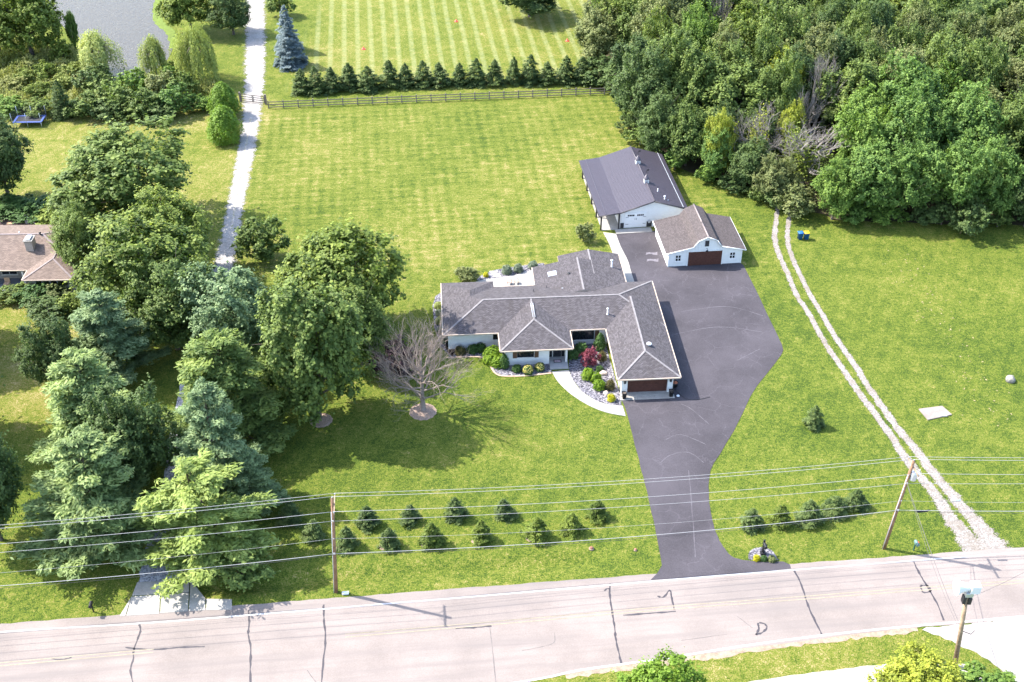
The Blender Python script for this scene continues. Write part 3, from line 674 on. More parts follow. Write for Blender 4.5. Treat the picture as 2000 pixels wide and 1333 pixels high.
def metal_building():
    o = P(1100+465/4.165, 260+645/4.165, 2.6)
    B = thing('pole_barn', 'long white metal building with charcoal ribbed roof and open side porch', 'barn', (o.x, o.y, 0), R(6.8))
    L = 16.15; RX, RZ = 4.6, 4.12; E0 = (9.4, 2.6); BK = (0.0, 2.62); PX = (-2.93, 2.3)
    y0, y1 = -.3, L
    prof = [PX, BK, (RX, RZ), E0]
    ribs = None
    for (xa, za), (xb, zb) in zip(prof, prof[1:]):
        bm = bmesh.new()
        t = .07
        vs = [bm.verts.new(c) for c in ((xa, y0, za), (xb, y0, zb), (xb, y1, zb), (xa, y1, za), (xa, y0, za-t), (xb, y0, zb-t), (xb, y1, zb-t), (xa, y1, za-t))]
        for f in ((0, 1, 2, 3), (7, 6, 5, 4), (0, 4, 5, 1), (1, 5, 6, 2), (2, 6, 7, 3), (3, 7, 4, 0)): bm.faces.new([vs[i] for i in f])
        pan = bm_obj('roof_panel', bm, M_METALROOF, B)
        bm = bmesh.new(); d = Vector((xb-xa, 0, zb-za)); ln_ = d.length; d.normalize(); n = Vector((-d.z, 0, d.x))
        if n.z < 0: n = -n
        M = Matrix((d, Vector((0, 1, 0)), n)).transposed().to_4x4(); M.translation = (xa, 0, za)
        yy = y0+.12
        while yy < y1-.05: box(bm, .02, ln_-.02, yy-.02, yy+.02, -.005, .035, M); yy += .305
        r_ = bm_obj('roof_ribs', bm, M_METALROOF, pan); r_['kind'] = 'stuff'
        for off in ((.9,) if xa < -1 else ((ln_-.75,) if xa > 4 else ())):
            bm = bmesh.new(); box(bm, off-.04, off+.04, y0+.1, y1-.1, .036, .09, M); bm_obj('snow_guard', bm, M_METALROOF if xa < 0 else M_STEEL, pan)
    bm = bmesh.new()
    tube(bm, [(RX, y0, RZ+.03), (RX, y1, RZ+.03)], .09, 6); bm_obj('ridge_cap', bm, M_METALROOF, B)
    # rake trim along the front
    for (xa, za), (xb, zb) in zip(prof, prof[1:]):
        tb('rake_trim', [(xa, y0-.03, za-.06), (xb, y0-.03, zb-.06)], .09, M_DARKTRIM, B, 4)
    tb('eave_trim', [(PX[0]-.04, y0, PX[1]-.05), (PX[0]-.04, y1, PX[1]-.05)], .08, M_DARKTRIM, B, 4)
    # walls: gable front and back, sides
    for yf in (.0, L-.4):
        bm = bmesh.new()
        pts = [(.05, 0), (9.0, 0), (9.0, 2.5), (RX, RZ-.12), (.05, 2.52)]
        a = [bm.verts.new((x, yf, z)) for x, z in pts]; b = [bm.verts.new((x, yf+.12, z)) for x, z in pts]
        bm.faces.new(a); bm.faces.new(b[::-1])
        for i in range(5): bm.faces.new((a[i], b[i], b[(i+1) % 5], a[(i+1) % 5]))
        bmesh.ops.recalc_face_normals(bm, faces=bm.faces)
        w = bm_obj('wall', bm, M_WHITE, B)
        if yf == 0:
            bm = bmesh.new(); x = .25
            while x < 8.9:
                zt = (2.52+(x-.05)*(RZ-.12-2.52)/(RX-.05)) if x < RX else (RZ-.12-(x-RX)*(RZ-.12-2.5)/(9-RX))
                if not (.55 < x < 3.75): box(bm, x-.02, x+.02, -.03, -.001, .05, zt-.05)
                else: box(bm, x-.02, x+.02, -.03, -.001, 2.42, zt-.05)
                x += .3
            r_ = bm_obj('wall_ribs', bm, M_WHITE, w); r_['kind'] = 'stuff'
    for xw in (.05, 8.88): bx('wall', xw, xw+.12, .121, L-.401, 0, 2.5, M_WHITE, B)
    for k, yy in enumerate((3.0, 8.5, 13)):
        f = bx('side_window', .0, .048, yy, yy+.9, 1.0, 2.0, M_DARKTRIM, B); bx('pane', -.012, -.001, yy+.06, yy+.84, 1.06, 1.94, M_GLASS, f)
    # overhead door with window lites
    d = bx('garage_door', .72, 3.62, -.06, -.002, .08, 2.32, M_PVC, B)
    bx('door_frame', .6, .72, -.08, -.003, .06, 2.42, M_WHITE, B); bx('door_frame', 3.62, 3.74, -.08, -.003, .06, 2.42, M_WHITE, B); bx('door_frame', .72, 3.62, -.08, -.003, 2.322, 2.44, M_WHITE, B)
    for i in range(4): 
        bx('door_panel', .76, 3.58, -.085, -.061, .11+i*.55, .11+i*.55+.52, M_WHITE, d)
    for g0 in (1.05, 2.35):
        for k in range(4): bx('lite', g0+k*.24, g0+k*.24+.2, -.098, -.086, 1.86, 2.10, M_GLASS, d)
    for x in (2.05, 2.26): bx('handle', x, x+.04, -.12, -.086, 1.25, 1.55, M_BLACK, d)
    for x in (.8, 3.2):
        for z in (.6, 1.7): bx('strap_hinge', x, x+.4, -.10, -.086, z, z+.05, M_BLACK, d)
    bx('wainscot', .1, .58, -.045, -.004, .05, .85, M_DARKTRIM, B); bx('wainscot', 3.76, 4.5, -.045, -.004, .05, .85, M_DARKTRIM, B)
    bx('meter_box', 3.95, 4.25, -.2, -.05, .7, 1.1, M_STEEL, B)
    for y in (.0, 3.55, 7.3, 11.2, 15.0): bx('porch_post', -2.72, -2.52, y-.25, y-.05, 0, 2.28, M_DARKTRIM, B)
    bx('porch_post', -.25, -.05, -.25, -.05, .06, 2.5, M_DARKTRIM, B)
    bx('porch_beam', -2.70, -2.54, -.04, L-.2, 2.05, 2.24, M_DARKTRIM, B)
    bx('porch_slab', -2.5, .04, -.3, L-.3, 0, .06, M_CONC, B); bx('front_slab', -.7, 4.3, -1.5, -.31, 0, .10, M_CONC, B)
    # cupolas with weathervanes
    for yc in (5.26, 11.02):
        c = thing('tmp', None, None); c.name = 'cupola'; c.parent = B; c.location = (RX, yc, RZ-.08)
        bx('base', -.32, .32, -.32, .32, -.1, .55, M_WHITE, c)
        bx('louvre', -.22, .22, -.335, -.321, .12, .45, M_STEEL, c)
        bm = bmesh.new(); lathe(bm, [(.52, .55), (.52, .6), (.34, .85), (.12, 1.15), (.02, 1.25)], 4, Matrix.Rotation(R(45), 4, 'Z')); bm_obj('cap', bm, M_METALROOF, c)
        bm = bmesh.new(); tube(bm, [(0, 0, 1.2), (0, 0, 2.0)], .018, 5); tube(bm, [(-.3, 0, 1.75), (.3, 0, 1.75)], .015, 4); tube(bm, [(0, -.2, 1.5), (0, .2, 1.5)], .015, 4); tube(bm, [(-.2, 0, 1.5), (.2, 0, 1.5)], .015, 4)
        box(bm, .05, .3, -.01, .01, 1.8, 2.0); bm_obj('weathervane', bm, M_BLACK, c)
    pipe_vent(B, 5.75, 3.0, 3.68, .5, .06, M_PVC, False); pipe_vent(B, 6.3, 1.05, 3.5, .45, .08, M_PVC); pipe_vent(B, 6.75, .9, 3.33, .2, .06, M_PVC, False)
metal_building()

def gambrel_barn():
    o = P(1100+848/4.165, 260+1090/4.165, 0)
    B = thing('gambrel_garage', 'white board-sided garage with brown gambrel shingle roof and dark door', 'garage', (o.x, o.y-.05, 0), R(5.8))
    W, L = 9.75, 8.1
    prof = [(-.42, 2.17), (3.15, 2.95), (3.72, 3.85), (4.97, 4.42), (6.22, 3.85), (6.85, 2.95), (10.17, 2.17)]
    ys0, ys1 = -.28, L+.15
    for (xa, za), (xb, zb) in zip(prof, prof[1:]):
        bm = bmesh.new(); t = .10
        vs = [bm.verts.new(c) for c in ((xa, ys0, za), (xb, ys0, zb), (xb, ys1, zb), (xa, ys1, za), (xa, ys0, za-t), (xb, ys0, zb-t), (xb, ys1, zb-t), (xa, ys1, za-t))]
        for k, f in enumerate(((0, 1, 2, 3), (7, 6, 5, 4), (0, 4, 5, 1), (1, 5, 6, 2), (2, 6, 7, 3), (3, 7, 4, 0))): bm.faces.new([vs[i] for i in f]).material_index = 0 if k == 0 else 1
        bm.normal_update(); uv_slopes(bm)
        bm_obj('roof_slope', bm, [M_SHB, M_WHITE], B)
    bm = bmesh.new(); tube(bm, [(4.97, ys0, 4.42), (4.97, ys1-4.9, 4.42)], .12, 4); bm_obj('ridge_cap', bm, M_RIDGEB, B)
    bm = bmesh.new(); tube(bm, [(4.97, ys1-4.8, 4.43), (4.97, ys1, 4.43)], .12, 4); bm_obj('ridge_cap', bm, M_RIDGEB, B)
    for yf in (0, L-.12):
        bm = bmesh.new(); pts = [(0, 0), (W, 0), (W, 2.16)]+[(x, z-.10) for x, z in prof[5:0:-1]]+[(0, 2.16)]
        a = [bm.verts.new((x, yf, z)) for x, z in pts]; b = [bm.verts.new((x, yf+.12, z)) for x, z in pts]
        bm.faces.new(a); bm.faces.new(b[::-1]); n = len(pts)
        for i in range(n): bm.faces.new((a[i], b[i], b[(i+1) % n], a[(i+1) % n]))
        bmesh.ops.recalc_face_normals(bm, faces=bm.faces); w = bm_obj('wall', bm, M_WHITE, B)
        if yf == 0:
            bm = bmesh.new(); x = .3
            px = [q[0] for q in prof]; pz = [q[1] for q in prof]
            while x < W-.1:
                zt = float(np.interp(x, px, pz))-.12; zb = 2.3 if 2.45 < x < 7.25 else .05
                if abs(x-4.95) < .4: zb = 2.3; zt = 2.75
                if zt > zb+.05: box(bm, x-.025, x+.025, -.03, -.001, zb, zt)
                x += .4
            r_ = bm_obj('battens', bm, M_WHITE, w); r_['kind'] = 'stuff'
    bx('wall', 0, .12, .121, L-.121, 0, 2.15, M_WHITE, B); bx('wall', W-.12, W, .121, L-.121, 0, 2.15, M_WHITE, B)
    for x0, x1 in ((-.02, .12), (W-.12, W+.02)): bx('corner_board', x0, x1, -.05, -.031, 0, 2.12, M_WHITE, B)
    for (xa, za), (xb, zb) in zip(prof, prof[1:]): tb('rake_board', [(xa, ys0-.03, za-.06), (xb, ys0-.03, zb-.06)], .075, M_WHITE, B, 4)
    for x in (-.44, 10.19): tb('eave_trim', [(x, ys0, 2.12), (x, ys1, 2.12)], .06, M_WHITE, B, 4)
    garage_door(B, 2.62, 7.1, -.03, .05, 2.12, M_DOORWOOD, 4, 2)
    bx('door_frame', 2.48, 2.62, -.09, -.03, 0, 2.25, M_WHITE, B); bx('door_frame', 7.1, 7.24, -.09, -.03, 0, 2.25, M_WHITE, B); bx('door_frame', 2.62, 7.1, -.09, -.03, 2.122, 2.25, M_WHITE, B)
    for xc in (1.3, 8.5): window(B, xc-.32, xc+.32, -.03, .85, 1.7, 2, M_WHITE, 2, True, .07)
    l_ = bx('loft_door', 4.68, 5.22, -.07, -.03, 2.85, 3.72, M_DARKTRIM, B); bx('loft_frame', 4.6, 5.3, -.05, -.031, 2.78, 3.8, M_WHITE, B)
    bm = bmesh.new(); tube(bm, [(4.95, -.03, 2.55), (4.95, -.35, 2.65), (4.95, -.45, 2.5)], .03, 5); lathe(bm, [(.2, 2.35), (.06, 2.52)], 10, Matrix.Translation((4.95, -.45, 0))); bm_obj('barn_light', bm, M_BLACK, B)
gambrel_barn()

def neighbour_house():
    B = thing('neighbour_house', 'tan shingled hip-roofed house among trees with chimney and front porch', 'house', (-54.64, 123.4, 0), R(1.5))
    rm = [M_SHT, M_TRIM]
    hip_roof('roof', -30, -.05, 2.1, 13.4, 2.6, dict(W=.34, E=.34, N=.34, S=.34), rm, B, cap=M_RIDGEB)
    hip_roof('roof', -6.35, 0, -.25, 7.8, 2.605, dict(W=.36, E=.36, N=None, S=.36), rm, B, cap=M_RIDGEB)
    gutters([((-30, 2.1), (-6.35, 2.1)), ((-6.35, 2.1), (-6.35, -.25)), ((-6.35, -.25), (0, -.25)), ((0, -.25), (0, 13.4))], 2.604, M_TRIM, B)
    mw = plain('grey_siding', (.34, .32, .30), .7, .15, 2)
    bx('wall', -29.4, -.6, 3.9, 12.8, 0, 2.43, mw, B); bx('wall', -5.8, -.55, .35, 4.2, 0, 2.42, mw, B)
    for i in range(4): window(B, -5.0+i*.95, -4.25+i*.95, .35, .9, 2.2, 1, M_WHITE)
    window(B, -10.5, -8.6, 3.9, .9, 2.2, 2, M_WHITE)
    bx('porch_slab', -12.5, -5.82, .9, 3.88, .02, .25, plain('porch_deck', (.17, .18, .21), .8, .1), B)
    for x in (-12.2, -7.2): bx('porch_post', x, x+.18, 2.0, 2.18, .25, 2.42, M_WHITE, B)
    bx('front_door', -7.6, -6.7, 3.84, 3.896, .25, 2.25, M_SHUTTER, B)
    ch = bx('chimney', -7.15, -6.2, 5.0, 6.3, 3.2, 5.0, plain('chimney_stone', (.42, .36, .31), .9, .2, 4), B)
    bx('chimney_cap', -7.25, -6.1, 4.9, 6.4, 5.001, 5.12, M_CONC, ch); bx('flue_cover', -7.0, -6.35, 5.1, 6.2, 5.121, 5.32, M_STEEL, ch, .03)
    pipe_vent(B, -5.95, 7.6, 4.2, .5, .08, M_BLACK); pipe_vent(B, -9.0, 8.6, 4.15, .25, .07, M_PVC, False); pipe_vent(B, -5.2, 8.2, 4.05, .2, .06, M_DARKTRIM, False)
    tb('downspout', [(-.6, -.2, 2.45), (-.5, .3, 2.2), (-.5, .3, .05)], .05, M_WHITE, B, 6)
    a = thing('patio_chair', 'pale wooden chair on the grey porch of the tan house', 'chair', B.matrix_world @ Vector((0, 0, 0)))
    bpy.context.view_layer.update()
    a.location = B.matrix_world @ Vector((-9.5, 2.2, .25)); mwd = plain('pale_wood', (.45, .30, .2), .7, .2)
    bx('seat', -.35, .35, -.35, .35, .32, .40, mwd, a); bx('backrest', -.35, .35, .30, .38, .40, 1.0, mwd, a)
    for x in (-.3, .26):
        for y in (-.33, .27): bx('leg', x, x+.05, y, y+.05, 0, .32, mwd, a)
    g = thing('porch_grill', 'black kettle grill on the grey porch of the tan house', 'grill', B.matrix_world @ Vector((-10.9, 2.4, .25)))
    bm = bmesh.new(); lathe(bm, [(.05, .5), (.3, .6), (.36, .8), (.3, 1.0), (.06, 1.1)], 14); bm_obj('bowl', bm, M_BLACK, g)
    for k in range(3): tb('leg', [(.15*math.cos(k*2.1), .15*math.sin(k*2.1), .6), (.36*math.cos(k*2.1), .36*math.sin(k*2.1), 0)], .02, M_STEEL, g, 5)
    # back deck with a curved low wall and things on it
    dk = thing('back_deck', 'dark brown deck with pale railing behind the tan house', 'deck', (0, 0, 0))
    md = plain('dark_deck', (.10, .065, .055), .85, .2, 2); mr = plain('rail_pale', (.5, .46, .44), .8, .15)
    y0 = 137.3
    for i in range(24): bx('plank', -90, -64.0+.03*i-(max(0, i-10)*.3), y0+i*.28, y0+i*.28+.265, .12, .24, md, dk)
    pts = [(-90, 144.3), (-70.5, 144.2), (-68.2, 143.0), (-64.2, 138.6)]
    for (a0, a1), (b0, b1) in zip(pts, pts[1:]):
        tb('rail', [(a0, a1, .95), (b0, b1, .95)], .09, mr, dk, 4)
        d = Vector((b0-a0, b1-a1)); n = max(1, int(d.length/2))
        for k in range(n+1): 
            q = Vector((a0, a1))+d*k/n; bx('post', q.x-.05, q.x+.05, q.y-.05, q.y+.05, 0, .98, mr, dk)
    def lump(name, label, cat, x, y, r, mat, sz=.7, z=.24, sd=1):
        bm = bmesh.new(); bmesh.ops.create_icosphere(bm, subdivisions=2, radius=r)
        rr = random.Random(sd)
        for v in bm.verts: v.co *= rr.uniform(.82, 1.12); v.co.z = max(-r*.5, v.co.z)*sz+r*.5*sz
        ob = bm_obj(name, bm, mat, None, True); ob.location = (x, y, z); return tag(ob, label, cat)
    p = P(26, 424, .3)
    t = thing('plastic_tub', 'blue plastic tub on the dark back deck', 'tub', (p.x, p.y-.2, .24))
    bm = bmesh.new(); lathe(bm, [(.34, 0), (.45, .55), (.52, .56), (.52, .62), (.40, .62), (.3, .08)], 16); bm_obj('shell', bm, M_BLUE, t); tb('rope_handle', [(-.5, 0, .5), (-.6, 0, .4), (-.5, 0, .32)], .02, M_WHITE, t, 5)
    p = P(58, 432, .3); lump('covered_heap', 'heap under a pale grey cloth on the dark deck', 'cloth', p.x, p.y-.4, .55, M_CLOTH, .8)
    p = P(43, 430, .3); lump('refuse_bag', 'small grey bag between the blue tub and the cloth heap', 'bag', p.x, p.y-.1, .34, plain('grey_bag', (.25, .26, .28), .6, .3, 5), .9, sd=4)
    p = P(24, 432, .3); m = bx('door_mat', -.6, .6, -.3, .3, 0, .03, plain('tan_mat', (.42, .27, .16), .9, .2, 5)); m.location = (p.x, p.y-.5, .242); m.rotation_euler = (0, 0, .3); tag(m, 'tan mat lying askew on the dark back deck', 'mat')
neighbour_house()

# ------------------------------------------------------------------ poles, wires, fence, mailboxes
RD = Vector((math.cos(ROAD_ANG), math.sin(ROAD_ANG), 0)); RN = Vector((-RD.y, RD.x, 0))
def utility_pole(base, top, label, transformer=False):
    """returns the wire attachment points: top pin, back arm, front arm, neutral, thin cable, thick cable"""
    b, t = Vector(base), Vector(top); h = t.z
    U = thing('utility_pole', label, 'utility pole', b)
    ax = lambda z: (t-b)*(z/h)
    tb('pole', [(0, 0, -.3), ax(h*.5), ax(h)], [.19, .165, .135], M_POLE, U, 10)
    arm = ax(h-.75)
    bm = bmesh.new(); M = Matrix((RD, RN, Vector((0, 0, 1)))).transposed().to_4x4(); M.translation = arm+RD*.17
    box(bm, -.05, .05, -1.25, 1.25, -.06, .06, M); bm_obj('crossarm', bm, M_POLE2, U)
    for k in (-1, 1): tb('brace', [arm+RD*.17+RN*k*.75, ax(h-1.45)+RD*.15], .025, M_STEEL, U, 4)
    def ins(p):
        bm = bmesh.new(); lathe(bm, [(.03, 0), (.07, .05), (.04, .09), (.07, .13), (.04, .18)], 8, Matrix.Translation(p)); bm_obj('insulator', bm, M_STEEL, U)
    pts = [ax(h)+Vector((0, 0, .0)), arm+RD*.17+RN*1.15+Vector((0, 0, .06)), arm+RD*.17-RN*1.15+Vector((0, 0, .06))]
    for p in pts: ins(p)
    pts = [p+Vector((0, 0, .18)) for p in pts]
    neu = ax(h-2.55)-RN*.19; thin = ax(h-4.7)-RN*.18; cab = ax(5.15)-RN*.2
    for p, s in ((neu, .07), (cab, .09), (thin, .05)):
        bm = bmesh.new(); box(bm, -s, s, -.03, .2, -s, s, Matrix.Translation(p)@M.to_3x3().to_4x4()); bm_obj('clamp', bm, M_STEEL, U)
    tb('ground_conduit', [Vector((-.16, -.12, 0)), ax(h*.5)+Vector((-.14, -.11, 0)), ax(h-1.6)+Vector((-.12, -.09, 0))], .03, M_PVC, U, 5)
    if transformer:
        c = ax(h-1.75)+RD*.42-RN*.1
        bm = bmesh.new(); lathe(bm, [(.05, 0), (.27, .03), (.29, .1), (.29, .85), (.25, .95), (.05, 1.0)], 16, Matrix.Translation(c-Vector((0, 0, .5)))); tr = bm_obj('transformer', bm, M_STEEL, U)
        for k in (-.12, .12):
            bm = bmesh.new(); lathe(bm, [(.05, .45), (.08, .52), (.04, .58), (.08, .64), (.03, .75)], 8, Matrix.Translation(c+RN*k)); bm_obj('bushing', bm, M_PVC, tr)
        tb('bracket', [ax(h-1.75), c], .05, M_DARKTRIM, U, 5)
        tb('jumper_wire', [c+Vector((0, 0, .7)), c+RD*.35+Vector((0, 0, .9)), pts[0]], .018, M_DARKTRIM, U, 4)
        tb('jumper_loop', [c-Vector((0, 0, .3)), c+RD*.3-Vector((0, 0, .9)), neu], .018, M_DARKTRIM, U, 4)
        bm = bmesh.new(); tube(bm, [c+RD*.45+Vector((0, 0, .7)), c+RD*.55+Vector((0, 0, .2))], .05, 6); bm_obj('fuse_cutout', bm, M_PVC, U)
    # return world attachment points
    return [b+p for p in pts+[neu, thin, cab]]
p1, p2 = P(656, 1157), P(1726, 1072)
sp = (p2-p1)
q1 = P(650, 967, 11.7)
q1 = Vector((q1.x, p1.y+.15, 11.7))
A1 = utility_pole(p1, (q1.x, q1.y, 11.7), 'rusty brown wooden power pole standing straight beside the road verge')
A2 = utility_pole(p2, (p2.x+.75, p2.y+.25, 11.0), 'leaning wooden power pole with a grey transformer can by gravel track', True)
A0 = utility_pole(p1-sp*1.05, p1-sp*1.05+Vector((0, 0, 11.4)), 'wooden power pole farther down the road past the pine trees')
A3 = utility_pole(p2+sp*1.0+Vector((0, -3.5, 0)), p2+sp*1.0+Vector((0, -3.5, 11.0)), 'wooden power pole farther along the road past the gravel lot')
def wire(a, b, sag, r, label, cat='wire', group=None, mat=None, name='power_line'):
    pts = [a.lerp(b, k/24)-Vector((0, 0, sag*4*(k/24)*(1-k/24))) for k in range(25)]
    o = tb(name, pts, r, mat or M_WIRE, None, 5); tag(o, label, cat, group); return o
KIND = ['top conductor wire', 'rear crossarm wire', 'front crossarm wire', 'neutral wire', 'thin cable', 'thick bundled cable']
SPAN = ['running from straight pole past the pine trees', 'strung between straight pole and leaning transformer pole', 'running from leaning transformer pole past gravel track']
for s, (X0, X1) in enumerate(((A0, A1), (A1, A2), (A2, A3))):
    for k in range(6):
        wire(X0[k], X1[k], (.7, .7, .7, .6, .9, .8)[k], (.019, .019, .020, .018, .011, .028)[k], '%s %s' % (KIND[k], SPAN[s]), 'power line', 'power lines along the road', M_WIRE if k != 4 else M_CONCG)
    wire(X0[5]-Vector((0, 0, .16)), X1[5]-Vector((0, 0, .16)), .95, .016, 'dark cable hung under the thick bundle, %s' % SPAN[s], 'power line', 'power lines along the road', M_DARKTRIM)
# cable splice and tap box on the span right of the leaning pole
c = A2[5].lerp(A3[5], .035)
t = tb('splice_case', [c+Vector((-.1, 0, -.15)), c+Vector((.1, 0, -.28)), c+RD*1.0+Vector((0, 0, -.28)), c+RD*1.2+Vector((0, 0, -.12))], [.06, .1, .1, .06], M_BLACK, None, 8)
tag(t, 'black splice case hanging on the thick cable beside the transformer pole', 'cable box')
c = A2[4].lerp(A3[4], .10)
t = tb('tap_box', [c+Vector((-.45, 0, -.12)), c+Vector((-.4, 0, -.12)), c+Vector((.4, 0, -.12)), c+Vector((.45, 0, -.12))], [.05, .11, .11, .05], M_STEEL, None, 8)
tag(t, 'small grey tap box hanging on the thin cable near gravel track', 'cable box')

def siren_pole():
    b = P(1865, 1302); S = thing('siren_pole', 'brown wooden pole with a white horn siren at the gravel lot', 'siren', b)
    t = Vector((-1.0, .0, 8.9))
    tb('pole', [(0, 0, -.3), t*.5, t], [.21, .19, .165], M_POLE2, S, 10)
    bx('mount_box', t.x-.22, t.x+.42, t.y-.3, t.y+.25, 9.0, 9.45, M_STEEL, S, .03)
    bx('driver_box', t.x+.05, t.x+.85, t.y-.38, t.y+.38, 9.46, 10.35, M_PVC, S, .06)
    M = Matrix.Translation((t.x+.1, t.y, 9.95)) @ Matrix.Rotation(R(-90), 4, 'Y')
    bm = bmesh.new(); n = 12
    prof = [(.28, 0), (.34, .35), (.48, .8), (.72, 1.15), (.74, 1.2), (.66, 1.2), (.4, .8), (.2, .2)]
    lathe(bm, prof, 14, M); bm_obj('horn', bm, M_PVC, S)
    bx('collar', t.x-.3, t.x-.05, t.y-.28, t.y+.2, 8.2, 8.98, M_DARKTRIM, S, .02)
    bx('conduit_box', t.x+.17, t.x+.45, t.y-.25, t.y+.0, 8.1, 8.8, M_DARKTRIM, S, .02)
    tb('service_bracket', [t*.52, t*.52+Vector((.9, -.1, -.35)), t*.52+Vector((1.1, -.1, .1))], .035, M_DARKTRIM, S, 5)
    return b, t
sb, st = siren_pole()
M_DASH = plain('dark_wire', (.10, .09, .09), .6, .1)
wire(A2[3], sb+st*.55, .35, .022, 'dark service wire from transformer pole across road to the siren pole', 'power line', 'service wires', M_DASH, 'service_wire')
wire(A2[3]+Vector((.1, 0, -.3)), sb+st*.5, .7, .014, 'thin slack service wire from transformer pole to the siren pole', 'power line', 'service wires', M_DASH, 'service_wire')
wire(sb+st*.98+Vector((.3, 0, 0)), sb+Vector((9, 6, 7.5)), .3, .014, 'thin guy wire leaving the siren pole over gravel lot', 'wire', None, M_DASH, 'guy_wire')

def rail_fence(a, b, n, label, grp='paddock fences'):
    a, b = Vector(a), Vector(b); d = (b-a)/n; u = d.normalized(); nn = Vector((-u.y, u.x, 0))
    Fc = thing('rail_fence', label, 'fence', a, 0)
    M0 = Matrix((u, nn, Vector((0, 0, 1)))).transposed().to_4x4()
    bm = bmesh.new(); box(bm, -.08, .08, -.08, .08, -.2, 1.38, M0); pm = bm_obj('post', bm, M_WOOD, Fc)
    bm = bmesh.new(); box(bm, 0, d.length-.01, -.115, -.081, -.075, .075, M0); rm_ = bm_obj('rail', bm, M_WOOD, Fc)
    rr = random.Random(5)
    first = True
    for i in range(n+1):
        o = pm if i == 0 else pm.copy()
        if i: C.objects.link(o); o.parent = Fc
        o.location = d*i
        if i < n:
            for z in (.28, .72, 1.16):
                r = rm_ if first else rm_.copy()
                if not first: C.objects.link(r); r.parent = Fc
                first = False
                r.location = d*i+Vector((0, 0, z+rr.uniform(-.02, .02)))
rail_fence(P(525, 213), P(1236, 183), 25, 'long weathered three-rail fence in front of the spruce row')
rail_fence(P(466, 209), P(110, 222), 12, 'weathered rail fence behind the hedge on the pond side')
def gate():
    a, b = P(470, 200), P(520, 205); u = (b-a).normalized(); nn = Vector((-u.y, u.x, 0)); L = (b-a).length
    g = thing('field_gate', 'dark double wooden field gate across the white gravel drive', 'gate', a)
    M = Matrix((u, nn, Vector((0, 0, 1)))).transposed().to_4x4()
    for x in (0, L):
        bm = bmesh.new(); box(bm, x-.13, x+.13, -.13, .13, -.2, 1.75, M); bm_obj('gate_post', bm, M_WOOD, g)
    for k in range(2):
        x0, x1 = (.2, L/2-.04) if k == 0 else (L/2+.04, L-.2)
        bm = bmesh.new()
        for xa in (x0, x1-.1): box(bm, xa, xa+.1, -.05, .05, .15, 1.45, M)
        lf = bm_obj('gate_leaf', bm, M_WOOD, g)
        for z in (.2, .58, .95, 1.33):
            bm = bmesh.new(); box(bm, x0+.1, x1-.1, -.03, .03, z, z+.11, M); bm_obj('rail', bm, M_WOOD, lf)
gate()

def mailbox(px, label, mat, rz, post_mat, hgt=1.05, newspaper=False):
    b = P(*px); m = thing('mailbox', label, 'mailbox', b, rz)
    bx('post', -.05, .05, -.05, .05, -.2, hgt, post_mat, m)
    bx('arm', -.04, .04, -.45, .25, hgt-.14, hgt-.02, post_mat, m)
    bm = bmesh.new(); pr = [(-.14, 0), (.14, 0), (.14, .16)]+[(.14*math.cos(t), .16+.14*math.sin(t)) for t in np.linspace(.3, math.pi-.3, 7)]+[(-.14, .16)]
    a = [bm.verts.new((x, -.5, z+hgt)) for x, z in pr]; c = [bm.verts.new((x, .12, z+hgt)) for x, z in pr]; n = len(pr)
    bm.faces.new(a); bm.faces.new(c[::-1])
    for i in range(n): bm.faces.new((a[i], c[i], c[(i+1) % n], a[(i+1) % n]))
    bmesh.ops.recalc_face_normals(bm, faces=bm.faces); bm_obj('box', bm, mat, m)
    bx('flag', .145, .16, -.3, -.1, hgt+.1, hgt+.3, M_RED if mat is not M_BLACK else M_BLACK, m); bx('door', -.13, .13, -.515, -.501, hgt+.01, hgt+.26, mat, m)
    return m
mailbox((183, 1196), 'black mailbox on a black post beside the concrete apron', M_BLACK, ROAD_ANG, M_BLACK)
mailbox((1784, 1076), 'dark green mailbox leaning beside the leaning power pole', plain('green_mailbox', (.10, .17, .16), .4, .1), ROAD_ANG+.1, M_GREENP)
mb = mailbox((1490, 1084), 'tall black mailbox standing in the small gravel island bed', M_BLACK, ROAD_ANG, M_BLACK, 1.25)
bx('finial', -.09, .09, .1, .28, -.2, 1.75, M_BLACK, mb, .02); bx('base_block', -.25, .25, -.15, .3, 0, .25, M_BLACK, mb, .02)
isl = struct(poly_sheet('gravel_bed', smooth_line(G((1462, 1094), (1462, 1083), (1470, 1074), (1490, 1070), (1508, 1077), (1518, 1092), (1518, 1095), (1462, 1095)), 4)[:-1], M_BED, .033))

# ------------------------------------------------------------------ small things
def bin_(px, body, lid, label):
    b = P(*px); B = thing('wheelie_bin', label, 'bin', b, .1)
    bm = bmesh.new(); lathe(bm, [(.34, .08), (.44, 1.0), (.46, 1.02)], 4, Matrix.Rotation(R(45), 4, 'Z')); bm_obj('body', bm, body, B)
    bm = bmesh.new(); lathe(bm, [(.50, 1.021), (.50, 1.06), (.36, 1.14), (.05, 1.16)], 4, Matrix.Rotation(R(45), 4, 'Z')); bm_obj('lid', bm, lid, B)
    for x in (-.25, .25): 
        bm = bmesh.new(); lathe(bm, [(.11, -.03), (.11, .03)], 10, Matrix.Translation((x, .28, .11))@Matrix.Rotation(R(90), 4, 'Y')); bm_obj('wheel', bm, M_BLACK, B)
    tb('handle', [(-.25, .34, 1.0), (0, .40, 1.02), (.25, .34, 1.0)], .02, body, B, 5)
bin_((1562, 468), M_BLUE, M_BLUE, 'blue wheeled bin with a blue lid at the woods edge')
bin_((1574, 468), M_BLUE, M_YEL, 'blue wheeled bin with a yellow lid at the woods edge')
